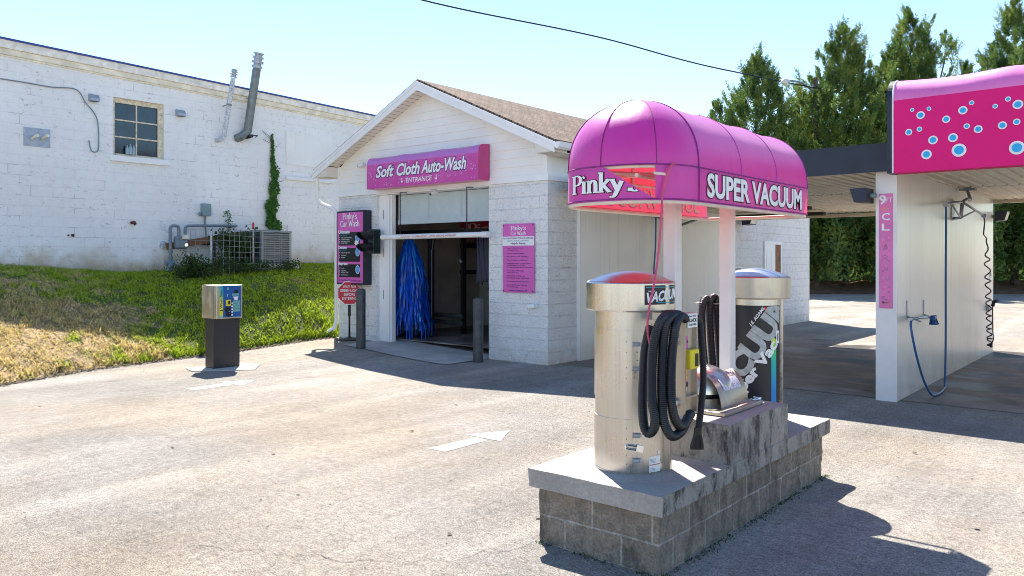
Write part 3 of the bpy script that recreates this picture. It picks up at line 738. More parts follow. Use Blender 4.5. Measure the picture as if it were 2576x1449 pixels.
flue((563, 345), (587, 196), .055, .075, 'thin chipped white flue pipe with a small cap, left of the thick grey one', 'flue_white', 'flue_pipe')
flue((622, 334), (646, 172), .098, .125, 'thick dark grey flue pipe with a ribbed rain cap rising above the blue roof edge', 'galv_dark', 'flue_pipe')
c = W(620, 345); m = MB(); m.obox((WX + .12, c.y, c.z), (.09, 0, .0), (0, .05, .02), (0, -.01, .035)); m.tube([(WX, c.y, c.z), (WX + .14, c.y, c.z)], .02, 8)
m.tube([(WX + .14, c.y, c.z + .03), (WX + .24, c.y + .16, c.z + .03), (WX + .14, c.y + .16, c.z)], .012, 6)
tag(m.build('wall_floodlight', 'black'), 'small black wall lamp just under the elbow of the thick flue', 'lamp')
# red valve, two holes, round cleanout
c = W(331, 560); m = MB(); m.tube([(WX, c.y, c.z), (WX + .09, c.y, c.z)], .03, 10); m.tube([(WX + .06, c.y - .05, c.z), (WX + .06, c.y + .07, c.z - .02)], .022, 8); m.tube([(WX + .06, c.y + .04, c.z - .06), (WX + .06, c.y + .04, c.z + .03)], .02, 8)
M['maroon'] = simple('maroon_paint', (.09, .012, .015), .6)
tag(m.build('wall_spigot', 'maroon'), 'small dark red water spigot on the bare white wall', 'spigot')
c = W(180, 592); tag(MB().tube([(WX - .02, c.y - .06, c.z), (WX + .006, c.y - .06, c.z)], .02, 10).tube([(WX - .02, c.y + .0, c.z - .0), (WX + .006, c.y + .05, c.z)], .03, 12).build('wall_hole', 'black'), 'small dark hole low in the white wall, above the brown stain', 'hole')
c = W(410, 617); tag(MB().tube([(WX, c.y, c.z), (WX + .05, c.y, c.z)], .09, 14).tube([(WX + .05, c.y, c.z), (WX + .08, c.y, c.z)], .05, 10).build('round_vent', 'flue_white'), 'round dented vent cover left of the gas meter', 'vent')
# electrical box with conduit
c = W(514, 527); t = thing('electrical_box', 'small grey green electrical box above the wire fence', 'electrical box', c)
m = MB(); m.box(WX + .002, WX + .13, c.y - .10, c.y + .10, c.z - .15, c.z + .13); m.box(WX + .13, WX + .14, c.y - .08, c.y + .08, c.z - .02, c.z + .09)
M['boxgreen'] = simple('grey_green_enamel', (.20, .30, .32), .5); m.build('box', 'boxgreen', t, bevel=.008)
m = MB(); q = W(522, 620, .05); m.tube([(WX + .05, c.y, c.z - .14), W(515, 560, .04), q], .02, 8); m.build('conduit', 'grey_paint', t)
m = MB(); m.tube([(WX + .03, c.y - .10, c.z - .13), (WX + .10, c.y - .17, c.z - .11)], .035, 8); m.build('connector', 'grey_paint', t)
# gas meter
gx = .30; c = W(455, 605, gx); t = thing('gas_meter', 'grey gas meter on looping pipes against the white wall', 'gas meter', (c.x, c.y, bank(c.x, c.y)))
m = MB(); m.box(c.x - .08, c.x + .08, c.y - .15, c.y + .15, c.z - .19, c.z + .10); m.build('housing', 'grey_paint', t, bevel=.05)
m = MB(); m.box(c.x + .081, c.x + .11, c.y - .02, c.y + .14, c.z + .03, c.z + .13); m.build('index_cover', 'cream', t, bevel=.01)
m = MB(); m.lathe((0, 0, 0), [(0, 0)], 3) if 0 else m.tube([(c.x + .08, c.y + .08, c.z - .10), (c.x + .10, c.y + .08, c.z - .10)], .04, 14); m.build('dial', 'chrome', t)
m = MB(); z1 = c.z + .32; pl = c.y - .24
bz = bank(c.x, pl)
m.tube(smooth_path([(c.x, pl, bz - .1), (c.x, pl, c.z + .1), (c.x, pl, z1 - .05), (c.x, pl + .05, z1), (c.x, c.y - .10, z1), (c.x, c.y - .05, z1 - .04), (c.x, c.y - .05, c.z + .08)], 5), .035, 10)
m.tube(smooth_path([(c.x, c.y + .10, c.z + .08), (c.x, c.y + .10, z1 - .06), (c.x, c.y + .14, z1), (c.x, c.y + .3, z1 + .02), (c.x, W(590, 575, gx).y, z1 + .05), (WX, W(590, 575, gx).y + .05, z1 + .05)], 5), .032, 10)
for zz in (c.z - .28, c.z - .42): m.tube([(c.x, pl, zz), (c.x, pl, zz + .06)], .055, 10)
m.tube([(c.x, pl, bz + .02), (c.x, pl, bz + .22)], [.10, .05], 12); m.tube([(c.x - .02, pl - .1, bz + .2), (c.x, pl + .09, bz + .2)], .06, 10)
m.build('pipework', 'grey_paint', t)
# rusty sloping timber with a black support
a, b = W(419, 621, .22), W(606, 590, .22); n_ = (b - a).normalized(); u = Vector((0, -n_.z, n_.y)) * .075
t = thing('sloping_timber', 'rusty brown board sloping along the wall behind the wire fence', 'board', ((a.x, (a.y + b.y) / 2, a.z)))
m = MB(); m.obox((a + b) / 2, (b - a) / 2, u, (.03, 0, 0)); m.build('board', 'wood', t)
q = W(538, 612, .22); m = MB(); m.tube([(WX, q.y - .2, q.z), (q.x, q.y, q.z - .02), (q.x, q.y, bank(q.x, q.y) - .05)], .045, 8); m.build('support', 'black', t)
# stakes
q = P(637, 690, x=-15.75); zt = P(640, 560, x=-15.75).z; t = thing('marker_stake', 'thin spotted stake with a red top standing in front of the air conditioner', 'stake', (q.x, q.y, bank(q.x, q.y)))
zb_ = bank(q.x, q.y); M['stake'] = simple('spotted_stake', (.45, .40, .36), .7, var=.5, scale=40)
m = MB(); m.tube([(q.x, q.y, zb_ - .1), (q.x, q.y, zt - .14)], .016, 6); m.build('shaft', 'stake', t); m = MB(); m.tube([(q.x, q.y, zt - .14), (q.x, q.y, zt)], .024, 6); m.build('red_tip', 'red', t)
q = P(531, 690, x=-16.3); zt = P(531, 585, x=-16.3).z
tag(MB().tube([(q.x, q.y, bank(q.x, q.y)), (q.x, q.y, zt)], .016, 6).build('white_stake', 'white_metal'), 'thin plain white stake left of the dark shrub', 'stake')
# air conditioner
t = thing('air_conditioner', 'large grey air conditioner unit with louvred side behind the wire fence', 'air conditioner', (-16.3, 10.3, 1.6))
ax0, ax1, ay0, ay1, az0, az1 = -16.75, -15.90, 9.90, 10.70, 1.64, 2.41
m = MB(); m.box(ax0, ax1 - .05, ay0, ay1, az0, az1 - .05); m.build('cabinet', 'ac_body', t, bevel=.05) if 0 else None
M['ac_body'] = simple('dark_grey_cabinet', (.055, .075, .085), .4, var=.2)
M['ac_light'] = simple('grey_cabinet_trim', (.22, .25, .27), .4, var=.15)
m = MB(); m.box(ax0, ax1 - .04, ay0, ay1, az0, az1 - .04); m.build('cabinet', 'ac_body', t, bevel=.04)
m = MB(); m.box(ax0 - .01, ax1 + .01, ay0 - .01, ay1 + .01, az1 - .038, az1); m.tube([(-16.32, 10.3, az1), (-16.32, 10.3, az1 + .03)], .28, 20); m.build('top_cover', 'ac_light', t, bevel=.008)
m = MB(); n = 13
for k in range(n):
    z = az0 + .06 + (az1 - .14 - az0) * k / (n - 1); m.obox((ax1 - .005, (ay0 + ay1) / 2, z), (.016, 0, -.006), (0, (ay1 - ay0) / 2 - .04, 0), (.002, 0, .009))
for yy in (ay0 + .03, ay1 - .03): m.box(ax1 - .039, ax1 + .004, yy - .028, yy + .028, az0, az1 - .04)
m.build('louvre', 'ac_light', t)
m = MB(); m.box(ax0 - .15, ax1 + .15, ay0 - .15, ay1 + .15, bank(-15.9, 10.2) - .25, az0 - .002); m.build('base_pad', 'pad', t)
# welded wire fence round it
t = thing('wire_fence', 'sagging welded wire mesh fence in front of the shrub and the air conditioner', 'fence', (-15.65, 8.5, 1.3))
def mesh_panel(A, B, zt0, zt1, n, name):
    m = MB(); A = Vector(A); B = Vector(B); rows = 8
    zb = lambda f: bank(*(A.lerp(B, f)).to_2d()) - .03
    zt = lambda f: zt0 + (zt1 - zt0) * f
    for i in range(n + 1):
        f = i / n; p = A.lerp(B, f); wob = .02 * math.sin(i * 1.7)
        m.tube([(p.x, p.y, zb(f)), (p.x + wob, p.y, (zb(f) + zt(f)) / 2), (p.x, p.y, zt(f))], .0038, 4)
    for j in range(rows + 1):
        pts = []
        for i in range(n + 1):
            f = i / n; p = A.lerp(B, f); b_ = 1.42; z = b_ + (zt(f) - b_) * j / rows
            if z < zb(f): z = zb(f)
            pts.append((p.x + .02 * math.sin(i * 1.7) * (j < rows), p.y, z))
        m.tube(pts, .0038, 4)
    return m.build(name, 'wire', t)
M['wire'] = simple('galvanised_wire', (.30, .31, .30), .6, .1)
f0 = P(563, 650, x=-15.60); f1 = P(694, 650, x=-15.60); f2 = P(735, 650, x=-16.5)
mesh_panel((-17.1, f0.y - .1, 0), (-15.60, f0.y, 0), 2.42, 2.40, 7, 'mesh_panel')
mesh_panel((-15.60, f0.y, 0), (-15.60, f1.y + .1, 0), 2.40, 2.34, 11, 'mesh_panel')
mesh_panel((-15.60, f1.y + .1, 0), (-17.0, f2.y + .2, 0), 2.34, 2.62, 6, 'mesh_panel')
# shrubs, weeds, vine
def leaf(mb, p, s_, rr, nrm=None):
    a = Vector((rr.gauss(0, 1), rr.gauss(0, 1), rr.gauss(0, 1))).normalized(); b = a.cross(Vector((rr.gauss(0, 1), rr.gauss(0, 1), rr.gauss(0, 1)))).normalized()
    if nrm is not None:
        n0 = (nrm + .6 * a).normalized(); a = n0.orthogonal().normalized(); th = rr.uniform(0, 6.28); a = (Matrix.Rotation(th, 3, n0) @ a); b = n0.cross(a)
    p = Vector(p); mb.face([p - a * s_, p - b * s_ * .55 + a * s_ * .1, p + a * s_, p + b * s_ * .55 + a * s_ * .1])
rr = random.Random(5)
def bush(name, lab, cat, cx, cy, rx, ry, h, n, s_, seed, mat='weed', group=None, stems=9):
    rr = random.Random(seed); zb = bank(cx, cy); t = thing(name, lab, cat, (cx, cy, zb), group)
    m = MB(); st = MB()
    for k in range(stems):
        a = rr.uniform(0, 6.28); e = Vector((cx + rx * .8 * math.cos(a), cy + ry * .8 * math.sin(a), zb + h * rr.uniform(.6, 1.05))); b = Vector((cx + .2 * rx * math.cos(a), cy + .2 * ry * math.sin(a), zb - .05))
        mid = (b + e) / 2 + Vector((0, 0, h * .12)); st.tube(smooth_path([b, mid, e], 3), [.010] * 6 + [.004], 5) if 0 else st.tube([b, mid, e], [.010, .008, .004], 5)
        for i in range(n // stems):
            u_ = rr.random() ** .8; p = b.lerp(mid, u_ * 2) if u_ < .5 else mid.lerp(e, u_ * 2 - 1)
            leaf(m, p + Vector((rr.gauss(0, .16 * rx + .02), rr.gauss(0, .16 * ry + .02), rr.gauss(0, .05))), s_ * rr.uniform(.6, 1.3), rr)
    m.build('foliage', mat, t); st.build('stem', 'bark', t); return t
q = P(570, 640, x=-16.3); bush('shrub', 'dark leafy shrub growing behind the wire mesh', 'shrub', q.x, q.y + .25, .35, .55, .80, 2300, .045, 1, stems=22)
q = P(470, 690, x=-16.0); bush('weed_clump', 'low dark weeds at the foot of the gas meter pipe', 'weeds', q.x, q.y, .35, .55, .30, 1000, .03, 2, group='weed clumps along the wire fence', stems=12)
q = P(520, 690, x=-15.75); bush('weed_clump', 'tall spiky weeds in front of the left end of the wire mesh', 'weeds', q.x, q.y, .3, .6, .55, 1300, .028, 3, group='weed clumps along the wire fence', stems=16)
q = P(620, 690, x=-15.65); bush('weed_clump', 'low weeds under the middle of the wire mesh, by the red-topped stake', 'weeds', q.x, q.y, .3, .7, .30, 1100, .028, 4, group='weed clumps along the wire fence', stems=16)
q = P(700, 680, x=-15.65); bush('weed_clump', 'low grassy weeds in front of the louvred side of the air conditioner', 'weeds', q.x, q.y, .25, .6, .22, 800, .026, 6, group='weed clumps along the wire fence', stems=14)
q = P(575, 640, x=-17.1); t = thing('thin_vine', 'thin straggly vine climbing the wall right of the electrical box', 'vine', (WX, q.y, bank(q.x, q.y)))
m = MB(); st = MB(); pts = [P(578, 620, x=WX + .04), P(572, 590, x=WX + .04), P(576, 565, x=WX + .04), P(573, 545, x=WX + .04), P(570, 530, x=WX + .04)]
st.tube(smooth_path(pts, 4), .006, 5); sp_ = smooth_path(pts, 12)
for p in sp_:
    for k in range(2): leaf(m, p + Vector((rr.uniform(0, .05), rr.gauss(0, .05), rr.gauss(0, .03))), rr.uniform(.015, .035), rr, Vector((1, 0, 0)))
m.build('foliage', 'vine', t); st.build('stem', 'bark', t)
t = thing('climbing_vine', 'bright green climbing vine on the white wall above the air conditioner', 'vine', P(682, 570, x=WX + .02))
m = MB(); st = MB(); main = smooth_path([P(688, 575, x=WX + .03), P(679, 540, x=WX + .03), P(684, 505, x=WX + .03), P(688, 470, x=WX + .03), P(690, 440, x=WX + .03), P(685, 405, x=WX + .03), P(685, 372, x=WX + .03), P(684, 340, x=WX + .03)], 14)
st.tube(main[::4], .010, 5)
for i in range(5):
    k = rr.randrange(len(main) // 3, len(main) - 10); s0 = main[k]; st.tube([s0, s0 + Vector((.02, rr.uniform(-.25, .25), .15)), s0 + Vector((.02, rr.uniform(-.35, .35), .3))], .005, 4)
for i, p in enumerate(main):
    f = i / len(main); wd = (.15 + .06 * math.sin(i * .35)) * (1 - f) ** .6 if f < .72 else .04
    for k in range(int(26 * (1 - f) ** .5) + 2):
        q = p + Vector((rr.uniform(0, .13) * (1 - f), rr.uniform(-wd, wd), rr.gauss(0, .04))); leaf(m, q, rr.uniform(.025, .055) * (1 - .4 * f), rr, Vector((1, -.2, .5)))
m.build('foliage', 'vine', t); st.build('stem', 'bark', t)

# ================================================================ THE WASH BUILDING WITH THE GABLE
FY = 10.15; XL, XR = -13.36, -7.82; BZ = 3.08; RX = -10.6; RZ = 5.02
SL = (RZ - 3.60) / (-7.43 - RX)             # roof fall
rz = lambda x: RZ - abs(x - RX) * SL
BK = 22.3
wash = thing('car_wash_building', 'white gabled block building with an open roller door', 'building', (RX, FY, 0))
DX0, DX1, DZ = -12.13, -9.12, 3.03
for a_, b_ in ((XL, DX0), (DX1, XR)): MB().box(a_, b_, FY, FY + .30, -.2, BZ - .03).build('front_wall', 'block_front', wash)
MB().box(XR - .25, XR, FY + .301, BK, -.2, BZ - .03).build('side_wall', 'block_side', wash)
dq0 = P(1924, 700, x=XR).y; dq1 = P(1962, 700, x=XR).y
MB().box(XL, XL + .25, FY + .301, BK, -.2, BZ + .3).build('side_wall', 'block_side', wash)
MB().box(XL + .251, XR - .251, BK - .25, BK, -.2, BZ + .2).build('back_wall', 'block_side', wash)
m = MB(); m.box(XR - .22, XR - .004, FY + .06, BK, BZ, 3.50); m.build('side_siding', 'siding', wash)
# band board under the siding
m = MB(); m.box(XL - .03, XR + .03, FY - .03, FY + .02, BZ - .028, BZ + .085); m.box(XR - .02, XR + .028, FY + .021, BK, BZ - .028, BZ + .085); m.build('band_board', 'trim', wash)
m = MB(); ex = .15
zz = BZ + .087
while zz < RZ - .15:
    z1 = min(zz + ex, RZ - .12)
    xa0 = max(XL, RX - (RZ - .10 - zz) / SL); xb0 = min(XR, RX + (RZ - .10 - zz) / SL); xa1 = max(XL, RX - (RZ - .10 - z1) / SL); xb1 = min(XR, RX + (RZ - .10 - z1) / SL)
    f, g = FY - .020, FY - .002
    m.face([(xa0, f, zz), (xb0, f, zz), (xb1, g, z1), (xa1, g, z1)]); m.face([(xa0, f, zz), (xa0, g, zz), (xb0, g, zz), (xb0, f, zz)])
    zz = z1
m.face([(XL, FY + .05, BZ), (XR, FY + .05, BZ), (XR, FY + .05, rz(XR) - .1), (RX, FY + .05, RZ - .08), (XL, FY + .05, rz(XL) - .1)])
m.build('gable_siding', 'siding', wash)
m = MB(); m.box(XR - .09, XR + .012, FY - .028, FY + .01, BZ + .087, rz(XR) - .10); m.box(XR + .0005, XR + .014, FY + .011, FY + .10, BZ + .087, 3.5)
m.box(XL - .012, XL + .09, FY - .028, FY + .01, BZ + .087, rz(XL) - .10); m.build_each('corner_board', 'trim', wash)
# roof
OY = 9.82; EL, ER = -13.80, -7.42
m = MB()
for xe in (EL, ER):
    ze = rz(xe); s_ = .05
    m.prism([(xe, OY, ze), (RX, OY, RZ), (RX, OY, RZ + s_), (xe, OY, ze + s_)], (0, BK + .4 - OY, 0))
m.build('roof', 'shingle', wash)
m = MB()
for xe in (EL, ER):
    m.prism([(xe, OY - .022, rz(xe) - .155), (RX, OY - .022, RZ - .155), (RX, OY - .022, RZ + .012), (xe, OY - .022, rz(xe) + .012)], (0, .02, 0))
    m.prism([(xe, OY - .036, rz(xe) - .055), (RX, OY - .036, RZ - .055), (RX, OY - .036, RZ + .012), (xe, OY - .036, rz(xe) + .012)], (0, .013, 0))
m.build('rake_board', 'trim', wash)
m = MB()                                     # soffit under the front overhang, grooved vinyl
for xe, sg in ((XL - .0, -1), (XR, 1)):
    n = 26
    for i in range(n):
        a = RX + (xe - RX) * i / n; b = RX + (xe - RX) * (i + .93) / n; c_ = RX + (xe - RX) * (i + 1) / n
        m.face([(a, OY, rz(a) - .10), (b, OY, rz(b) - .10), (b, FY, rz(b) - .10), (a, FY, rz(a) - .10)])
        m.face([(b, OY, rz(b) - .10), (c_, OY, rz(c_) - .094), (c_, FY, rz(c_) - .094), (b, FY, rz(b) - .10)])
for xa, xb in ((XL, EL + .02), (XR, ER - .02)):
    zb = 3.46
    m.prism([(xa, OY, zb), (xb, OY, zb), (xb, OY, rz(xb) - .02), (xa, OY, rz(xa) - .11)], (0, FY - OY + .02, 0))
m.box(XR + .002, ER - .02, FY + .021, BK, 3.455, 3.47)
m.build('soffit', 'soffit', wash)
m = MB()
for xe, sg in ((ER, 1), (EL, -1)):
    pr = [(xe - sg * .01, 3.53), (xe + sg * .06, 3.49), (xe + sg * .10, 3.52), (xe + sg * .12, 3.60), (xe + sg * .105, 3.60), (xe + sg * .085, 3.53), (xe + sg * .055, 3.51), (xe + sg * .0, 3.545)]
    m.prism([(x, OY - .03, z) for x, z in pr], (0, BK - OY, 0)); m.face([(x, OY - .032, z) for x, z in pr[:4] + [(xe - sg * .01, 3.60)]])
m.build('gutter', 'trim', wash)
m = MB(); dy = FY - .08
a = P(819, 436, y=9.9); pts = [(EL - .04, 9.95, 3.50), (EL - .04, 9.95, 3.30), (EL - .03, 9.98, 2.98), (XL - .10, dy + .03, 2.80), (XL - .03, dy + .05, 2.6)]
m.tube(smooth_path(pts, 4), .042, 8); m.tube([(XL - .05, dy + .05, 2.64), (XL - .05, dy + .05, .42)], .042, 8); m.tube([(XL - .05, dy + .05, .45), (XL - .06, dy + .0, .30), (XL - .14, dy - .16, .20)], .044, 8)
m.build('downspout', 'trim', wash)
# door frame, roller door
m = MB(); m.box(DX0 + .001, DX0 + .30, FY + .06, FY + .22, 0, DZ - .002); m.box(DX0 + .301, DX0 + .33, FY + .10, FY + .20, 0, DZ - .002); m.box(DX0 - .02, DX1 + .02, FY - .015, FY + .28, DZ, BZ - .031)
m.box(DX1 - .06, DX1 - .001, FY + .10, FY + .2, 0, DZ - .002)
for z in (.95, 1.8, 2.55): m.box(DX0 + .12, DX0 + .13, FY + .056, FY + .061, z, z + .18, 1)
m.build('door_frame', ['trim', 'black'], wash)
m = MB(); y0 = FY + .24; za, zb = 2.44, 3.02; x0, x1 = DX0 + .36, DX1 - .01
m.box(x0, x1, y0, y0 + .04, za, za + .09)
n = 3
for k in range(n):
    a = x0 + (x1 - x0) * k / n; b = x0 + (x1 - x0) * (k + 1) / n
    m.box(a + .001, b - .022, y0 + .012, y0 + .035, za + .0905, zb); m.box(b - .021, b - .001, y0 - .004, y0 + .036, za + .091, zb)
M['doorpanel'] = simple('pale_blue_grey_door', (.50, .58, .60), .45, var=.06)
m.build('overhead_door', 'doorpanel', wash)
# inside of the wash tunnel
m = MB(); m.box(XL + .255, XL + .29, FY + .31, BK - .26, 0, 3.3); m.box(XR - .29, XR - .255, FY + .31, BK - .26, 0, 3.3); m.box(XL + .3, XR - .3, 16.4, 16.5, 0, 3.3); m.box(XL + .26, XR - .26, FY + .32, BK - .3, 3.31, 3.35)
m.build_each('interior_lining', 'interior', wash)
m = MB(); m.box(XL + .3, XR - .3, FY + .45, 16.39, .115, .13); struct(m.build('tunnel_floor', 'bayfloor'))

# ---- things at the entrance
def bar_frame():
    t = thing('wash_gantry', 'black steel wash frame standing inside the doorway', 'wash machine', (-10.6, 12, .13))
    yq = 11.3; A = P(1080, 700, y=yq).x; B = P(1162, 700, y=yq + .9).x
    m = MB(); m.box(A - .05, A + .05, yq, yq + .1, .13, 2.26); m.box(B - .04, B + .04, yq + .9, yq + 1.0, .13, 2.26); m.box(P(960, 700, y=yq).x, P(1225, 700, y=yq).x, yq, yq + .1, 2.265, 2.36)
    m.tube(smooth_path([(A + .05, yq + .05, 1.95), (A + .1, yq + .05, 2.18), (A + .35, yq + .05, 2.26)], 4), .03, 6); m.tube(smooth_path([(A - .05, yq + .05, 1.95), (A - .1, yq + .05, 2.18), (A - .3, yq + .05, 2.26)], 4), .03, 6)
    m.build('frame', 'black', t)
    m = MB(); m.box(A + .055, A + .065, yq - .005, yq + .02, .16, 1.95); m.tube([(B - .2, yq + .85, 2.38), (B + .1, yq + .85, 2.40)], .03, 8); m.tube([(B - .02, yq + .84, 1.75), (B + .05, yq + .84, 1.68)], .03, 8); m.build('nozzle_rail', 'galv', t)
    m = MB(); p0 = P(1148, 612, y=13.5); p1 = P(1210, 690, y=13.5)
    for (a, b, c_, d) in ((p0.x, p1.x, p0.z - .12, p0.z), (p0.x, p1.x, p1.z, p1.z + .1), (p0.x, p0.x + .07, p1.z, p0.z)): m.box(a, b, 13.5, 13.56, c_ + .001, d)
    m.build('window_frame', 'black', t)
    m = MB(); p0 = P(1085, 620, y=14); p1 = P(1160, 800, y=14); q0 = P(1163, 690, y=14.2); q1 = P(1235, 835, y=14.2)
    m.box(q0.x, q1.x, 14.2, 14.24, q1.z, q0.z); m.build('splash_panel', 'interior_light', t)
    m = MB(); 
    for z in (.35, .5): m.tube([(P(1090, 800, y=13).x, 12.4, z), (P(1225, 800, y=13).x, 12.2, z)], .05, 8)
    m.build_each('guide_rail', 'galv_dark', t)
bar_frame()
# cloth brush
cx_, cy_ = P(1031, 700, y=10.95).x, 10.95
t = thing('cloth_brush', 'tall bright blue hanging cloth brush just inside the doorway', 'wash brush', (cx_, cy_, .13))
m = MB(); m.tube([(cx_, cy_, 2.0), (cx_, cy_, 2.3)], .03, 8); m.tube([(cx_, cy_, .3), (cx_, cy_, 2.0)], .05, 8); m.build('spindle', 'black', t)
rr = random.Random(9)
def strip(mb, a, zt, r0, r1, L, wd, mi):
    n = 9; ca, sa = math.cos(a), math.sin(a); Lp = []; ph = rr.uniform(0, 6)
    for i in range(n + 1):
        u = i / n; r = r0 + (r1 - r0) * math.sin(min(1, u * 1.25) * math.pi / 2) - .05 * max(0, u - .8) * 5 * .3
        r += .02 * math.sin(u * 7 + ph); z = zt - L * u + .05 * math.sin(math.pi * min(1, u * 3)) * (u < .34)
        wv = wd * (.5 + .8 * math.sin(math.pi * min(1, u * 1.1 + .12))); tw = .25 * math.sin(u * 4 + ph)
        c_ = Vector((cx_ + r * ca, cy_ + r * sa, z)); tv = Vector((-sa, ca, 0)) * wv + Vector((ca, sa, 0)) * wv * tw
        Lp.append((c_ - tv, c_ + Vector((ca, sa, 0)) * wv * .5, c_ + tv))
    for i in range(n):
        for k in (0, 1): mb.face([Lp[i][k], Lp[i][k + 1], Lp[i + 1][k + 1], Lp[i + 1][k]], mi, True)
for zt, r1, L, cnt, mi in ((2.14, .30, 1.10, 60, 1), (1.98, .34, 1.05, 56, 0), (1.78, .36, 1.0, 56, 0), (1.55, .40, 1.0, 60, 0), (1.22, .43, .85, 60, 0), (.98, .48, .80, 64, 0)):
    m = MB()
    for k in range(cnt):
        a = k * 6.283 / cnt + rr.uniform(-.08, .08); strip(m, a, zt + rr.uniform(-.05, .04), .05, r1 * rr.uniform(.75, 1.08), L * rr.uniform(.8, 1.1), rr.uniform(.022, .036), 1 if rr.random() < (.5 if mi else .14) else 0)
    m.build('cloth_tier', ['cloth', 'cloth_highlight'], t)
t = thing('dark_brush', 'dark navy hanging cloth curtain at the right edge of the doorway', 'wash brush', (-9.4, 10.9, 0.8))
xm = P(1219, 700, y=10.9).x; m = MB(); n = 12
for k in range(n):
    x = xm - .18 + .36 * k / (n - 1); L = .93 + .35 * (k > 8) * (k - 8) / 3 + rr.uniform(-.03, .03)
    m.tube(smooth_path([(x, 10.9 + .03 * (k % 2), 2.22), (x + .01, 10.9, 1.7), (x, 10.88, 2.22 - L)], 3), [.018, .022, .024, .025, .025, .024, .012], 6)
m.build('cloth', 'cloth_dark', t); m = MB(); m.tube([(xm - .25, 10.9, 2.23), (xm + .25, 10.9, 2.23)], .025, 8); m.build('rail', 'black', t)
# pink banner deep inside, its vinyl and letters coloured darker for the tunnel shade
a, b = P(1158, 556, y=12.6), P(1300, 590, y=12.6); t = thing('tunnel_banner', 'pink banner with the shop name inside the tunnel, coloured dim for the shade there', 'banner', (a.x, 12.6, a.z))
M['dimpink'] = simple('dimmed_pink_vinyl', (.30, .008, .035), .5); M['dimletters'] = simple('dimmed_letters', (.62, .42, .32), .5)
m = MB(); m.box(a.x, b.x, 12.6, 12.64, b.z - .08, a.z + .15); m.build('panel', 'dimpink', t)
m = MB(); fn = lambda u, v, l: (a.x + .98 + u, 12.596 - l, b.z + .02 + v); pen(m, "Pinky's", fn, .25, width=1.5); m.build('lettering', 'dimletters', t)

# clearance bar
a = P(963, 594, y=9.97); b = P(1225, 593, y=9.97); t = thing('clearance_bar', 'white plastic clearance bar hanging on two chains across the doorway', 'clearance bar', (-10.6, 9.97, 2.2))
zb = (a.z + b.z) / 2; m = MB(); m.tube([(a.x, 9.97, zb), (b.x, 9.97, zb)], .048, 20); m.tube([(b.x - .12, 9.97, zb), (b.x + .02, 9.97, zb)], .053, 20); m.tube([(a.x - .02, 9.97, zb), (a.x + .1, 9.97, zb)], .053, 20); m.build('pipe', 'white_metal', t)
m = MB(); text(m, 'CAUTION - CLEARANCE 84" LOWER REMOVE ANTENNAS', ((a.x + b.x) / 2 - .05, 9.97 - .0495, zb - .018), (1, 0, 0), (0, 0, 1), .034, width=1.45); m.build('lettering', 'red', t)
for px in (1007, 1174):
    q = P(px, 540, y=9.97); m = MB(); n = 22
    for k in range(n):
        z = zb + .05 + (3.02 - zb - .05) * (k + .5) / n; dx, dy = (.011, 0) if k % 2 else (0, .011); hh = .024
        m.tube([(q.x - dx, 9.97 - dy, z - hh), (q.x - dx, 9.97 - dy, z + hh), (q.x + dx, 9.97 + dy, z + hh), (q.x + dx, 9.97 + dy, z - hh), (q.x - dx, 9.97 - dy, z - hh)], .0060, 5)
    m.tube([(q.x, 9.97, 3.02), (q.x, 10.14, 3.03)], .008, 5); m.build('chain', 'rubber', t)

# awning sign over the door
a = P(922.6, 475.3, y=9.83); b = P(1203, 453.3, y=9.83); zb = (a.z + b.z) / 2; x0, x1 = a.x, b.x
t = thing('entrance_awning_sign', 'magenta awning sign over the doorway reading Soft Cloth Auto-Wash Entrance', 'awning sign', ((x0 + x1) / 2, 9.83, zb))
prof = [(10.12, zb), (9.83, zb), (9.83, zb + .47)] + [(9.83 + .12 * (1 - math.cos(k * .157)), zb + .47 + .155 * math.sin(k * .157)) for k in range(1, 11)] + [(10.12, zb + .64)]
m = MB(); n = 30
for i in range(n):
    for j in range(1, len(prof) - 1):
        sag = lambda f: -.018 * abs(math.sin(f * math.pi * 3)) if j > 2 else 0
        fa, fb = i / n, (i + 1) / n; xa, xb = x0 + (x1 - x0) * fa, x0 + (x1 - x0) * fb; (ya, za), (yb, zc) = prof[j], prof[j + 1]
        sg = lambda f, jj: (-.022 * abs(math.sin(f * math.pi * 3)) * min(1, (jj - 2) / 4) if jj > 2 else 0)
        m.face([(xa, ya, za + sg(fa, j)), (xb, ya, za + sg(fb, j)), (xb, yb, zc + sg(fb, j + 1)), (xa, yb, zc + sg(fa, j + 1))], 1 if j > 1 else 0, True)
for x in (x0, x1): m.face([(x, y, z) for y, z in prof], 2)
m.face([(x0, 10.12, zb + .001), (x1, 10.12, zb + .001), (x1, 9.83, zb + .001), (x0, 9.83, zb + .001)], 2)
M['awning_end'] = fabric('deep_magenta_vinyl', (.55, .004, .20)); M['awning_lav'] = fabric('pale_lavender_vinyl', (.55, .12, .50), rough=.4)  # deeper magenta for the ends, paler lavender for the curved top
m.build('fabric', ['awning', 'awning_lav', 'awning_end'], t)
xm = (x0 + x1) / 2
m = MB(); L = [('Soft', -.95, .50, .215), ('Cloth', -.29, .62, .215), ('Auto-Wash', .64, 1.12, .22)]
for wdz, cx, wd, h in L:
    text(m, wdz, (xm + cx, 9.8285, zb + .215), (1, 0, .0), (0, 0, 1), h, width=wd, offset=.075, shear=.28, mi=1)
    text(m, wdz, (xm + cx, 9.8262, zb + .215), (1, 0, .0), (0, 0, 1), h, width=wd, offset=.030, shear=.28, mi=0)
text(m, 'ENTRANCE', (xm, 9.827, zb + .065), (1, 0, 0), (0, 0, 1), .085, width=.70, offset=.01, shear=.2)
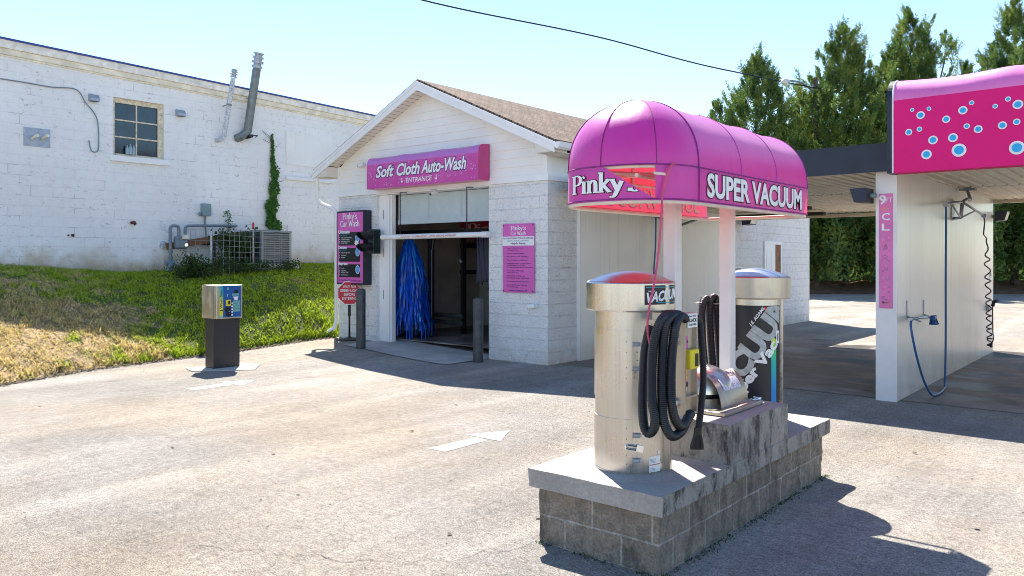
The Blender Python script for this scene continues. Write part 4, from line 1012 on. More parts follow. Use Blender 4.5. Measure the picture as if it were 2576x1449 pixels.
for s_ in (-.46, .46):
    x = xm + s_; y = 9.8268; z = zb + .06
    m.face([(x - .010, y, z + .04), (x + .010, y, z + .04), (x + .010, y, z + .10), (x - .010, y, z + .10)]); m.face([(x - .032, y, z + .042), (x, y, z), (x + .032, y, z + .042)])
m.build('lettering', ['white', 'purple'], t)
M['bubble_faint'] = simple('faint_bubble_print', (.70, .30, .62), .5)
m = MB(); rr = random.Random(21)
for k in range(190):
    x = rr.uniform(x0 + .05, x1 - .05); z = zb + rr.uniform(.03, .46); r = rr.uniform(.006, .016)
    if abs(x - xm) < .95 and .17 < z - zb < .42 and rr.random() < .8: continue
    m.face([(x + r * math.cos(i * .785), 9.8292 - k * .000002, z + r * math.sin(i * .785)) for i in range(8)])
m.build('bubble_print', 'bubble_faint', t)

# menu board
a = P(847, 531, y=9.93); b = P(914, 715, y=9.93); x0, x1, z0, z1 = a.x, b.x, b.z, a.z - .0
z0 = P(880, 716, y=9.93).z; z1 = P(880, 530, y=9.93).z
t = thing('menu_board', 'tall pink wash menu board in a black box left of the doorway', 'sign', ((x0 + x1) / 2, 10.02, z0))
m = MB(); m.box(x0, x1, 9.935, 10.14, z0, z1); m.build('case', 'navy', t, bevel=.006)
m = MB(); m.box(x0 + .03, x1 - .02, 9.929, 9.934, z0 + .035, z1 - .035); m.build('face_panel', 'pink_print', t)
yf = 9.9285; Wd = x1 - x0 - .05; xc = (x0 + .03 + x1 - .02) / 2; Hh = z1 - z0
m = MB()
fr = lambda v: z1 - v * Hh                    # v = 0 top, 1 bottom
for (v0, v1) in ((.29, .47), (.505, .69), (.725, .90)): m.box(xc - Wd * .43, xc + Wd * .40, yf - .002, yf - .0003, fr(v1), fr(v0), 0)
m.build('black_panel', 'black', t)
m = MB(); ff = lambda ux, vz: (lambda u, v, l: (xc + ux + u, yf - .0035 - l, vz + v))
pen(m, "Pinky's", ff(0, fr(.115)), .125, grow=-.006, width=.46); pen(m, 'Car Wash', ff(0, fr(.215)), .125, grow=-.006, width=.62)
for s_, v, w_ in (('Ultimate', .305, .36), ('Deluxe', .515, .26), ('Express', .735, .29)):
    text(m, s_, (xc - Wd * .45, yf - .0045, fr(v)), (1, 0, 0), (0, 0, 1), .062, width=w_, offset=.04, align='l')
rows = [(.37, 'Triple Foam Conditioner', .36), (.395, 'Charcoal Protection', .28), (.42, 'High Pressure Wheel', .29), (.443, '& Rocker Washer', .22), (.575, 'Undercarriage Wash', .30), (.61, 'Tire Cleaner', .18), (.64, 'Air Dryer', .14), (.785, 'Presoak', .12), (.818, 'Double Fluid', .16), (.84, 'Soft Foam Wash', .24), (.875, 'Spot Free Rinse', .24)]
for v, s_, w_ in rows: text(m, s_, (xc - Wd * .36, yf - .0035, fr(v)), (1, 0, 0), (0, 0, 1), .022, width=w_, offset=.012, align='l')
for v, *_ in rows: m.face([(xc - Wd * .41 + .009 * math.cos(i), yf - .0036, fr(v) + .012 + .009 * math.sin(i)) for i in (0, 1.05, 2.1, 3.14, 4.2, 5.2)])
pts = []
for i in range(20): r = .085 if i % 2 else .05; pts.append((xc + Wd * .27 + r * 1.0 * math.cos(i * .314), yf - .0030, fr(.435) + r * .8 * math.sin(i * .314)))
m.face(pts)
m.build('lettering', 'white', t)
m = MB(); text(m, 'Deluxe Wash Plus', (xc - Wd * .42, yf - .0035, fr(.335)), (1, 0, 0), (0, 0, 1), .022, width=.25, align='l', offset=.01); text(m, 'Express Wash Plus', (xc - Wd * .42, yf - .0035, fr(.545)), (1, 0, 0), (0, 0, 1), .022, width=.25, align='l', offset=.01); m.build('small_lettering', 'teal', t)
m = MB(); text(m, "It's Not Clean 'Til It's Pinky Clean", (xc, yf - .002, fr(.955)), (1, 0, 0), (0, 0, 1), .036, width=Wd * .88, offset=.02); m.build('slogan', 'purple', t)
for v, num in ((.345, '12'), (.54, '10'), (.775, '8')):
    m = MB(); cxx = xc + Wd * .31
    m.face([(cxx + .068 * math.cos(i * .35), yf - .0040, fr(v) - .03 + .085 * math.sin(i * .35)) for i in range(18)], 1); m.face([(cxx + .058 * math.cos(i * .35), yf - .0046, fr(v) - .03 + .075 * math.sin(i * .35)) for i in range(18)], 0)
    text(m, num, (cxx, yf - .0052, fr(v) - .06), (1, 0, 0), (0, 0, 1), .055, offset=.02, mi=2); m.build('price_bubble', ['cyan_soft', 'white', 'pink_print'], t) if 'cyan_soft' in M else m.build('price_bubble', ['cyan', 'white', 'pink_print'], t)
# traffic signal
a = P(925, 577, y=9.92); b = P(940, 638, y=9.92); x0, x1, z0, z1 = a.x, b.x + .0, b.z, a.z
t = thing('traffic_signal', 'small dark two-lamp traffic light beside the menu board', 'traffic light', ((x0 + x1) / 2, 10.0, z0))
M['sig'] = simple('dark_green_enamel', (.012, .028, .026), .4); m = MB(); m.box(x0, x1, 9.92, 10.10, z0, z1); m.build('housing', 'sig', t, bevel=.01)
m = MB(); m.box((x0 + x1) / 2 - .02, (x0 + x1) / 2 + .02, 10.10, 10.15, z0 + .1, z1 - .1); m.build('bracket', 'black', t)
for zc, nm, mt in (((z1 * .74 + z0 * .26), 'lens', 'lens_green'), ((z1 * .26 + z0 * .74), 'lens', 'black')):
    xc2 = (x0 + x1) / 2; m = MB(); m.tube([(xc2, 9.918, zc), (xc2, 9.905, zc)], .078, 20); ln = m.build('lens', mt, t)
    m = MB(); n = 16; vs = []; 
    for k in range(n + 1):
        an = R(-50 + 280 * k / n); r = .092
        for y, rr_, cut in ((9.918, r, 0), (9.62, r * .95, 0)):
            sh = 0 if y > 9.8 else .10 * max(0, -math.sin(an) + .35)
            for r2 in (rr_, rr_ - .006): vs.append((xc2 + r2 * math.cos(an), y + sh, zc + r2 * math.sin(an) - (.02 if y < 9.8 else 0)))
    fs = []
    for k in range(n):
        a_ = k * 4; b_ = a_ + 4
        fs += [(a_, b_, b_ + 2, a_ + 2), (a_ + 1, a_ + 3, b_ + 3, b_ + 1), (a_ + 2, b_ + 2, b_ + 3, a_ + 3)]
    m.raw(vs, fs, 0, True); m.build('visor', 'black', t)
# octagonal sign on a stand
sx, sy = -13.22, 9.93; sz = zg(sx, sy); fwd = Vector((sx, sy, 0)).normalized(); rt = Vector((fwd.y, -fwd.x, 0)); ps = P(879, 737, y=sy)
ctr = Vector((ps.x, sy, ps.z)); sx = ctr.x
t = thing('wait_sign', 'red octagonal wait sign on a thin pole with a round base', 'sign', (sx, sy, sz))
m = MB(); m.lathe((sx, sy, sz), [(0, .07), (.03, .07), (.06, .05), (.24, .03), (.26, 0), (0, 0)], 28); m.build('base', 'black', t)
m = MB(); m.tube([(sx, sy, sz + .05), (sx, sy, ctr.z + .05)], [.020, .020], 8); m.obox((sx, sy, ctr.z - .33) , rt * .03, fwd * .006, (0, 0, .14)); m.build('pole', 'rubber', t)
def octo(R_, y): return [ctr - fwd * y + rt * (R_ * math.cos(R(22.5 + 45 * i))) + Vector((0, 0, R_ * math.sin(R(22.5 + 45 * i)))) for i in range(8)]
m = MB(); m.prism(octo(.255, .022), fwd * .004, 0); m.face(octo(.240, .0235), 1); m.build('plate', ['white', 'red'], t)
m = MB()
for s_, dz, w_ in (('WAIT FOR', .105, .26), ('GREEN LIGHT', .03, .37), ('BEFORE', -.05, .22), ('ENTERING', -.13, .28)):
    text(m, s_, ctr - fwd * .0252 + Vector((0, 0, dz - .005)), rt, (0, 0, 1), .056, width=w_, offset=.006)
m.build('lettering', 'white', t)
# bollards
def bollard(px, py, lab):
    q = P(px, py, z=zg(-12.3, 9.8) if px < 1000 else 0); t = thing('bollard', lab, 'bollard', q, 'bollards guarding the doorway'); m = MB(); m.lathe(q, [(0, 1.09), (.05, 1.088), (.078, 1.075), (.087, 1.05), (.087, -.02)], 24); m.build('post', 'bollard', t)
    m = MB(); m.lathe((q.x, q.y, q.z + 1.0905), [(0, .004), (.05, .002), (.06, -.003)], 24); m.build('cap', 'grey_paint', t)
bollard(908, 873, 'dark bollard in front of the red wait sign, left of the doorway')
bollard(1203, 911, 'scuffed dark bollard at the right side of the doorway')
# rules sign
a = P(1265, 562, y=10.12); b = P(1344, 740, y=10.12); x0, x1 = a.x, b.x; z1 = (P(1265, 565, y=10.12).z + P(1344, 560, y=10.12).z) / 2; z0 = (P(1265, 733, y=10.12).z + P(1344, 740, y=10.12).z) / 2
t = thing('rules_sign', 'pink rules sign with helpful hints screwed to the wall right of the doorway', 'sign', ((x0 + x1) / 2, 10.13, z0))
m = MB(); m.box(x0, x1, 10.118, 10.126, z0, z1); m.build('panel', 'pink_print', t)
m = MB(); Hh = z1 - z0; xc = (x0 + x1) / 2; fr = lambda v: z1 - v * Hh; m.face([(x0, 10.1172, fr(.318)), (x1, 10.1172, fr(.318)), (x1, 10.1172, fr(.185)), (x0, 10.1172, fr(.185))]); m.build('white_band', 'white', t)
m = MB(); pen(m, "Pinky's", lambda u, v, l: (xc + u, 10.1165 - l, fr(.095) + v), .075, grow=-.004, width=.33); pen(m, 'Car Wash', lambda u, v, l: (xc + u, 10.1165 - l, fr(.165) + v), .062, grow=-.010, width=.33); m.build('title', 'white', t)
m = MB(); wtx = x1 - x0
text(m, 'NOT RESPONSIBLE FOR ANY DAMAGES', (xc, 10.1162, fr(.222)), (1, 0, 0), (0, 0, 1), .026, width=wtx * .95, offset=.02); text(m, 'Helpful Hints:', (xc, 10.1162, fr(.30)), (1, 0, 0), (0, 0, 1), .035, width=wtx * .47, offset=.02)
rows = [(.36, 'Inspect vehicle for Loose', .52), (.39, 'or Damaged Parts', .36), (.44, 'Lower or Remove Antennas', .56), (.485, 'Fold in Mirrors, Turn Off Wipers', .68), (.535, 'Close All Windows and Sunroof', .66), (.583, 'Aftermarket Items - i.e. Rain Guards', .76), (.61, 'and Bug Shields Are At Risk', .58), (.64, 'As Well as Running Boards and Spoilers', .82), (.69, 'Do Not Enter With Duallys', .55), (.72, 'or Extra Wide Tires', .38), (.765, 'Vehicles Must Fit Within the', .58), (.795, 'Guide Rails Including Utility Boxes', .72), (.845, 'Do Not Enter With Any Roof Rack', .70), (.897, 'Remove Debris from Truck Bed', .65), (.925, 'to Avoid Damages', .36)]
for i, (v, s_, w_) in enumerate(rows):
    text(m, s_, (x0 + wtx * .13, 10.1164, fr(v)), (1, 0, 0), (0, 0, 1), .020, width=wtx * w_, offset=.022, align='l')
    if s_[0].isupper(): m.face([(x0 + wtx * .07 + .007 * math.cos(k), 10.1166, fr(v) + .01 + .007 * math.sin(k)) for k in (0, 1.05, 2.1, 3.14, 4.2, 5.2)])
text(m, 'Height Clearance 84"', (xc, 10.1164, fr(.982)), (1, 0, 0), (0, 0, 1), .030, width=wtx * .6, offset=.02); m.build('lettering', 'purple', t)
m = MB(); text(m, 'USE AT YOUR OWN RISK', (xc, 10.1162, fr(.258)), (1, 0, 0), (0, 0, 1), .026, width=wtx * .68, offset=.005); m.build('small_lettering', 'teal', t)
m = MB()
for x, z in ((x0 + .025, z0 + .03), (x1 - .025, z0 + .03), (x0 + .025, z1 - .03), (x1 - .025, z1 - .03)): m.tube([(x, 10.118, z), (x, 10.110, z)], .011, 8)
m.build_each('screw', 'black', t)
# security cameras
def seccam(c, d, lab, s_=1):
    c = Vector(c); d = Vector(d).normalized(); t = thing('security_camera', lab, 'security camera', c, 'white security cameras on the front wall')
    m = MB(); m.tube([c, c + Vector((0, -.035, 0)) * s_], .05 * s_, 16); m.tube([c + Vector((0, -.03, 0)) * s_, c + Vector((0, -.08, -.01)) * s_], .018 * s_, 8); m.build('mount', 'white_metal', t)
    k = c + Vector((0, -.085, -.01)) * s_; m = MB(); m.tube([k - d * .05 * s_, k + d * .07 * s_], .042 * s_, 16); m.build('body', 'white_metal', t)
    m = MB(); m.tube([k + d * .0705 * s_, k + d * .074 * s_], .030 * s_, 14); m.build('lens', 'black', t)
seccam(P(916, 415, y=FY - .02), (-.6, -.8, -.25), 'white security camera left of the awning sign')
seccam(P(1097, 484, y=FY - .02), (-.1, -.8, -.5), 'white security camera over the middle of the doorway', .95)
seccam(P(1346, 769, y=FY), (-.9, -.5, -.12), 'white security camera low on the wall under the rules sign')
# ================================================================ THE SELF-SERVE WASH BAYS
CZ = 2.84
bay = thing('wash_bay_shelter', 'open wash bay shelter with white panel walls and a dark flat roof edge', 'carport', (-2.67, 13.7, 0))
for a_ in ((-7.819, -7.755, 10.97, 17.1, -.1, CZ - .02), (-2.79, -2.56, 10.34, 17.1, -.1, CZ + .02), (2.5, 2.73, 10.34, 17.1, -.1, CZ + .02)): MB().box(*a_).build('partition_wall', 'panel', bay)
for a_ in (-2.80, 2.49): MB().box(a_, a_ + .245, 10.31, 10.338, -.1, CZ + .05).build('end_panel', 'steel_post', bay)
# ribbed ceiling, its rear half sagging
m = MB(); x = -7.75
def cz(x, y):
    return CZ + .02 - (.13 * sst((y - 13.6) / 3.2) if x < -2.8 else .0)
rows = [10.30, 12.0, 13.75, 13.8, 15.3, 17.1]
M['dark_gap'] = simple('dark_seam', (.05, .04, .03), .9)
while x < 8:
    for (dx0, dx1, z0_, z1_) in ((0, .10, 0, 0), (.10, .115, 0, .028), (.115, .145, .028, .028), (.145, .16, .028, 0)):
        for ya, yb in zip(rows[:-1], rows[1:]):
            a, b = x + dx0, x + dx1; mi = 1 if (ya, yb) == (13.75, 13.8) else 0
            m.face([(a, ya, cz(a, ya) + z0_), (b, ya, cz(b, ya) + z1_), (b, yb, cz(b, yb) + z1_), (a, yb, cz(a, yb) + z0_)], mi)
    x += .16
m.build('corrugated_ceiling', ['ceil', 'dark_gap'], bay)
m = MB(); m.box(-7.38, 8, 10.2, 17.3, 3.10, 3.16); m.build('roof_deck', 'navy', bay)
m = MB(); m.box(-7.40, -2.62, 10.17, 10.20, CZ - .02, 3.17); m.box(-7.40, 8, 17.12, 17.2, CZ + .05, 3.17); m.box(-2.61, 8, 10.17, 10.20, CZ - .02, 3.17); m.build_each('fascia', 'navy', bay)
m = MB(); m.box(-7.75, -2.8, 17.0, 17.1, 2.64, 2.71); m.box(-2.55, 8, 17.0, 17.1, 2.80, 2.86); m.build_each('rear_beam', 'ceil', bay)
m = MB(); m.box(-5.6, -5.25, 14.9, 15.1, CZ - .14, CZ - .08); m.box(-7.3, -5.4, 16.2, 16.35, CZ - .19, CZ - .12); m.build_each('loose_trim', 'dark_gap', bay)
# bubble sign on the roof edge
sx0, sx1, syf = -2.50, 1.2, 9.92; z0, z1 = 2.765, 3.62
t = thing('bubble_sign', 'large crimson pink awning sign printed with blue bubbles on the roof edge', 'awning sign', (-.6, 10.05, 2.8))
prof = [(10.168, z0), (syf, z0), (syf, z1)] + [(syf + .235 * (1 - math.cos(k * .157)), z1 + .27 * math.sin(k * .157)) for k in range(1, 11)] 
m = MB(); n = 40
for i in range(n):
    fa, fb = i / n, (i + 1) / n; xa, xb = sx0 + (sx1 - sx0) * fa, sx0 + (sx1 - sx0) * fb
    for j in range(1, len(prof) - 1):
        sg = lambda f, jj: (-.03 * abs(math.sin(f * math.pi * 3.2)) * min(1, (jj - 2) / 4) if jj > 2 else 0)
        (ya, za), (yb, zc) = prof[j], prof[j + 1]
        m.face([(xa, ya, za + sg(fa, j)), (xb, ya, za + sg(fb, j)), (xb, yb, zc + sg(fb, j + 1)), (xa, yb, zc + sg(fa, j + 1))], 1 if j > 1 else 0, True)
    m.face([(xa, 10.168, z0 + .002), (xb, 10.168, z0 + .002), (xb, syf, z0 + .002), (xa, syf, z0 + .002)], 0)
m.build('fabric', ['bubble_sign', 'awning_top'], t)
m = MB(); m.prism([(sx0 - .012, y - .006, z + .004 * (z > 3)) for y, z in prof], (-.055, 0, 0)); m.build('end_board', 'navy', t)
m = MB(); m.tube([(sx0 - .004, y - .006, z) for y, z in prof[1:]], .009, 6); m.build('piping', 'white', t)
def bubble(cx, cz_, r, k):
    m = MB()
    for rr_, off, mi in ((r, .003, 0), (r * .66, .0045, 1)): m.face([(cx + rr_ * math.cos(i * .2513), syf - off - k * .00002, cz_ + rr_ * math.sin(i * .2513)) for i in range(25)], mi)
    m.build('printed_bubble', ['white', 'cyan'], t)
BUB = [(1519, 853, 13), (1584, 894, 26), (1649, 844, 14), (1492, 1026, 22), (1575, 1003, 17), (1680, 1087, 29), (1630, 1199, 32), (1783, 926, 24), (1835, 1069, 29), (1882, 1166, 43), (1912, 856, 27), (1980, 798, 15), (1942, 980, 18), (2031, 1003, 25), (2163, 825, 15), (2219, 973, 25), (2263, 769, 16), (2339, 811, 29), (2330, 946, 20), (2332, 1147, 43)]
for k, (bx, by, r) in enumerate(BUB):
    c = P(1802.8 + bx * .324, by * .324, y=syf); bubble(c.x, c.z, r * .324 * 9.0 / 1958 * 1.15, k)
rr = random.Random(4)
for k in range(10): bubble(rr.uniform(.35, 1.1), rr.uniform(2.9, 3.5), rr.uniform(.02, .07), 30 + k)
# vertical clearance strip on the end of the partition
t = thing('clearance_sign', 'faded pink vertical sign reading 9 FT clearance on the end of the bay wall', 'sign', (-2.68, 10.3, 1.3))
za, zb = P(2230, 487, y=10.3).z, P(2230, 776, y=10.3).z; xa, xb = P(2211, 600, y=10.3).x, P(2246, 600, y=10.3).x; xc = (xa + xb) / 2
m = MB(); m.box(xa, xb, 10.304, 10.309, zb, za); m.build('panel', 'pink_faded', t)
m = MB(); wS = xb - xa; y = 10.3032
text(m, '9', (xc - wS * .24, y, za - .125), (1, 0, 0), (0, 0, 1), .105, offset=.03, width=.07); text(m, 'FT', (xc + wS * .22, y, za - .11), (1, 0, 0), (0, 0, 1), .06, offset=.0, width=.075)
for i, ch in enumerate('CL'): text(m, ch, (xc, y, za - .325 - i * .128), (1, 0, 0), (0, 0, 1), .085, offset=.015, width=.09)
m.build('lettering', 'white', t)
m = MB()
for i, ch in enumerate('EARANCE'): text(m, ch, (xc, y, za - .581 - i * .128), (1, 0, 0), (0, 0, 1), .085, offset=.02, width=.09)
M['pinkword'] = simple('half_peeled_letters', (.60, .17, .42), .5, var=.5, scale=25); m.build('peeled_lettering', 'pinkword', t)
m = MB(); text(m, 'HEIGHT', (xc, y, za - .205), (1, 0, 0), (0, 0, 1), .036, offset=.01, width=wS * .7); text(m, 'MAX', (xc, y, zb + .05), (1, 0, 0), (0, 0, 1), .035, offset=.01, width=wS * .5); m.build('small_lettering', 'orange', t)
# flood lights
def flood(c, d, lab, s_=1.0):
    c = Vector(c); d = Vector(d).normalized(); t = thing('floodlight', lab, 'floodlight', c, 'dark box floodlights on the bay walls'); u = Vector((0, 0, 1)); r_ = d.cross(u).normalized()
    m = MB(); k = c + d * .10 * s_
    a = [k + d * .17 * s_ * i + u * .09 * s_ * j for i, j in ((-.3, 1), (.9, 1.0), (.6, -.9), (-.3, -1))]
    m.prism([p - r_ * .15 * s_ for p in a], r_ * .30 * s_); m.build('housing', 'navy', t, bevel=.008)
    m = MB(); nn = (a[2] - a[1]).normalized(); f = (d * .9 - u * .2) * .002
    m.face([a[1] + f - r_ * .13 * s_ + nn * .02, a[1] + f + r_ * .13 * s_ + nn * .02, a[2] + f + r_ * .13 * s_ - nn * .02, a[2] + f - r_ * .13 * s_ - nn * .02]); m.build('glass', 'cream', t)
    m = MB(); m.tube([c - d * .02, c + d * .08 * s_], .03, 8); m.build('arm', 'grey_paint', t)
flood(P(2200, 492, x=-2.79), (-1, 0, 0), 'dark box floodlight under the ceiling on the left face of the bay wall')
flood(P(2498, 545, x=-2.56), (1, 0, 0), 'dark box floodlight high on the far end of the bay wall')
flood(P(1868, 555, x=-7.75), (1, 0, 0), 'dark box floodlight at the far end of the white panel, under the canopy', 1.25)
# boom with two hoses on the right face
q = P(2425, 500, x=-2.56); t = thing('wash_boom', 'metal boom arm under the ceiling carrying a blue hose and a coiled dark hose', 'boom', (q.x, q.y, q.z))
x1 = -2.50; br = [P(2380, 514, x=-2.38), P(2428, 500, x=-2.50), P(2538 - 60, 545, x=-2.38)]
hubt = P(2421, 508, x=-2.42); hubb = P(2417, 548, x=-2.42)
m = MB(); m.box(-2.559, -2.54, hubt.y - .08, hubt.y + .08, hubb.z - .03, hubt.z + .04); m.tube([(-2.55, hubt.y, hubt.z), hubt], .02, 8); m.tube([(-2.55, hubt.y, hubb.z), hubb], .02, 8); m.tube([hubb, hubt], .026, 8)
m.tube([hubt, br[0]], .018, 8); m.tube([hubb, br[0].lerp(hubt, .3)], .014, 8)
e2 = P(2476, 543, x=-2.3); m.tube([hubt, e2], .018, 8); m.tube([hubb, hubt.lerp(e2, .6)], .014, 8); m.tube([br[0] + Vector((0, -.04, 0)), br[0] + Vector((0, .04, 0))], .04, 10); m.tube([e2 - Vector((0, .05, 0)), e2 + Vector((0, .03, 0))], .035, 10)
m.build('arm', 'galv', t)
cp = P(2432, 475, x=-2.42); m = MB(); m.tube(smooth_path([hubt, hubt + Vector((.05, .10, .05)), (cp.x + .03, cp.y + .12, CZ - .16), (cp.x, cp.y + .05, CZ - .02)], 5), .022, 8); m.box(cp.x - .1, cp.x + .12, cp.y - .03, cp.y + .13, CZ - .02, CZ + .01); m.build('feed_pipe', 'galv_dark', t)
hb = P(2376, 990, x=-2.36); hf = P(2296, 803, x=-2.40)
pts = [br[0] + Vector((.0, 0, -.02)), P(2380, 560, x=-2.38), P(2379, 700, x=-2.37), P(2379, 850, x=-2.36), P(2376, 975, x=-2.33), P(2366, 996, x=-2.28), P(2345, 994, x=-2.30), P(2325, 960, x=-2.36), P(2308, 905, x=-2.38), P(2296, 850, x=-2.40), P(2291, 815, x=-2.42), P(2296, 800, x=-2.42)]
m = MB(); m.tube([Vector((p.x, p.y, max(p.z, .022))) for p in smooth_path(pts, 6)], .014, 8); m.build('blue_hose', 'bluehose', t)
# coiled hose
m = MB(); top = e2; pts = [top + Vector((0, 0, -.03)), P(2477, 560, x=-2.32), P(2474, 590, x=-2.34)]
ca, cb = P(2482, 600, x=-2.33), P(2490, 872, x=-2.38)
for i in range(1, 19 * 10):
    u = i / 190; k = 1 - (1 - u) ** 1.7; z = ca.z + (cb.z - ca.z) * k; an = u * 6.283 * 15 + 2; r = .085 * min(1, u * 8) * (1 - .2 * u)
    c_ = ca.lerp(cb, k); pts.append(Vector((c_.x + .5 * r * math.cos(an), c_.y + r * math.sin(an), z + .02 * math.sin(an * .5))))
m.tube(pts[:3] + pts[3:], .011, 6)
gun = P(2497, 765, x=-2.46); pe = pts[-1]
m.tube(smooth_path([pe, pe + Vector((.03, .08, .15)), (pe + gun) / 2 + Vector((0, .12, -.1)), gun], 8), .011, 6); m.build('coiled_hose', 'purplehose', t)
t = thing('spray_gun', 'black spray gun hooked on the far end of the bay wall', 'spray gun', gun)
m = MB(); m.tube([gun + Vector((0, 0, -.04)), gun + Vector((.02, .02, .05))], .03, 8); m.tube([gun + Vector((0, 0, .04)), gun + Vector((.08, -.04, .07))], .028, 8); m.build('gun', 'navy', t); m = MB(); m.box(-2.559, -2.50, gun.y - .06, gun.y + .05, gun.z - .13, gun.z - .02); m.build('holder', 'galv', t)
# foam brush holder
a = P(2288, 800, x=-2.56); b = P(2341, 797, x=-2.56); t = thing('brush_holder', 'steel wall bracket holding the blue foam brush', 'bracket', (a.x, (a.y + b.y) / 2, a.z))
m = MB()
for q, px in ((P(2281, 800, x=-2.56), 0), (P(2323, 795, x=-2.56), 1)):
    m.box(-2.559, -2.55, q.y - .015, q.y + .015, q.z - .02, q.z + .22); m.tube([(-2.555, q.y, q.z + .02), (-2.40, q.y + .02, q.z - .04)], .010, 6)
m.tube([P(2292, 803, x=-2.40), P(2330, 797, x=-2.40)], .018, 8); m.build('bracket', 'galv', t)
t = thing('foam_brush', 'blue bristle foam brush resting on the wall bracket', 'brush', b)
bc = P(2348, 799, x=-2.36); m = MB(); m.obox(bc, (.035, -.01, .0), (0, .085, .0), (0, .02, .03)); m.build('block', 'bluehose', t, bevel=.02)
m = MB(); rr = random.Random(8)
for k in range(160):
    p = bc + Vector((rr.uniform(-.03, .03), rr.uniform(-.08, .08), -.02)); m.tube([p, p + Vector((rr.uniform(-.02, .03), rr.uniform(-.03, .03), -.07))], .004, 4, caps=False)
m.build('bristles', 'bluehose', t); m = MB(); m.tube([P(2294, 802, x=-2.41), P(2345, 798, x=-2.38)], .012, 8); m.build('handle', 'galv', t)
# thin dark hose in the left bay and a small boom
q = P(1650, 545, x=-7.6); m = MB(); m.tube(smooth_path([P(1650, 540, x=-7.6), P(1649, 620, x=-7.6), P(1645, 690, x=-7.6), P(1648, 800, x=-7.6), P(1660, 880, x=-7.55)], 5), .016, 6)
tag(m.build('wash_hose', 'bluehose'), 'dark blue hose hanging down the white panel left of the first canopy post', 'hose')
q = P(1712, 560, x=-7.5); t = thing('wash_boom', 'small dark boom arm under the canopy, seen between the two canopy posts', 'boom', q)
m = MB(); m.box(-7.754, -7.72, q.y - .1, q.y + .1, q.z - .15, q.z + .15); m.tube([(-7.73, q.y, q.z + .1), P(1650, 545, x=-7.6)], .03, 8); m.tube([(-7.73, q.y, q.z - .12), (-7.4, q.y + .9, q.z + .16)], .025, 8); m.tube([(-7.73, q.y, q.z + .14), (-7.4, q.y + .9, q.z + .18)], .02, 8); m.build('arm', 'galv_dark', t)
# small notices on panels
for (px, py, X, nm, lab, wv, words) in ((1856, 677, -7.755, 'notice', 'small black and white notice on the white panel behind the second canopy post', .42, 'TRI-FOAM'), (2492, 690, -2.559, 'notice', 'small black and white notice high above the coiled hose', .16, 'FOAM GUN')):
    q = P(px, py, x=X + .004); t = thing(nm, lab, 'sign', q, 'small notices on the bay walls'); m = MB(); m.box(X, X + .006, q.y - wv / 2, q.y + wv / 2, q.z - .11, q.z + .06); m.build('panel', 'white', t)
    m = MB(); text(m, words, (X + .007, q.y, q.z - .03), (0, 1, 0), (0, 0, 1), .055, width=wv * .9, offset=.03); m.build('lettering', 'black', t)
# side door in the block wall
t = thing('side_door', 'white panelled door in the block wall beyond the bays', 'door', (-7.8, (dq0 + dq1) / 2, 0))
zt = P(1943, 615, x=-7.8).z
m = MB(); m.box(-7.819, -7.79, dq0 - .08, dq0, 0, zt + .08); m.box(-7.819, -7.79, dq1, dq1 + .08, 0, zt + .08); m.box(-7.819, -7.79, dq0, dq1, zt, zt + .08); m.build('door_frame', 'trim', t)
m = MB(); m.box(-7.8195, -7.808, dq0, dq0 + (dq1 - dq0) * .66, 0, zt)
for k in (0, 1):
    for j in (0, 1, 2): 
        y = dq0 + .08 + k * .30; m.box(-7.8075, -7.803, y, y + .22, .25 + j * .62, .25 + j * .62 + .48)
m.build('leaf', 'trim', t, bevel=.003)
m = MB(); m.box(-7.8195, -7.81, dq0 + (dq1 - dq0) * .66, dq1, 0, zt); m.build('dark_reveal', 'wood', t)
m = MB(); m.tube([(-7.8, dq0 + (dq1 - dq0) * .58, 1.0), (-7.75, dq0 + (dq1 - dq0) * .58, 1.0)], .03, 8); m.build('handle', 'galv', t)

# ================================================================ THE VACUUM ISLAND
isl = thing('vacuum_island', 'concrete and block plinth carrying the vacuums and the canopy', 'plinth', (-2.56, 5.1, 0))
def rough_box(x0, x1, y0, y1, z0, z1, seg, amp, seed):
    bm = bmesh.new(); bmesh.ops.create_cube(bm, size=1)
    for v in bm.verts: v.co = Vector((x0 + (v.co.x + .5) * (x1 - x0), y0 + (v.co.y + .5) * (y1 - y0), z0 + (v.co.z + .5) * (z1 - z0)))
    for _ in range(8):
        le = [e for e in bm.edges if e.calc_length() > seg]
        if not le: break
        bmesh.ops.subdivide_edges(bm, edges=le, cuts=1, use_grid_fill=True)
    from mathutils import noise
    for v in bm.verts:
        n_ = noise.noise_vector(v.co * 9 + Vector((seed, 0, 0))); n2 = noise.noise_vector(v.co * 31)
        d = (n_ * .7 + n2 * .3) * amp
        if abs(v.co.z - z1) < 1e-5 or abs(v.co.z - z0) < 1e-5: d.z = 0; 
        v.co += d
    return [tuple(v.co) for v in bm.verts], [tuple(v.index for v in f.verts) for f in bm.faces] if not bm.verts.index_update() else None
m = MB(); vs, fs = rough_box(-2.985, -2.15, 3.79, 6.42, -.06, .348, .06, .016, 1); m.raw(vs, fs, 0, False); m.build('block_base', 'plinth', isl)
m = MB(); vs, fs = rough_box(-3.03, -2.10, 3.74, 6.46, .349, .46, .04, .011, 2); m.raw(vs, fs, 0, False)
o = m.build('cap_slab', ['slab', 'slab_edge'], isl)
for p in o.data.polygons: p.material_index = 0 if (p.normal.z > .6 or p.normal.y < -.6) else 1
m = MB(); vs, fs = rough_box(-2.98, -2.105, 4.59, 5.56, .455, .71, .04, .010, 3); m.raw(vs, fs, 0, False)
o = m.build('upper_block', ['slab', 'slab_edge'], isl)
for p in o.data.polygons: p.material_index = 0 if p.normal.z > .6 else 1

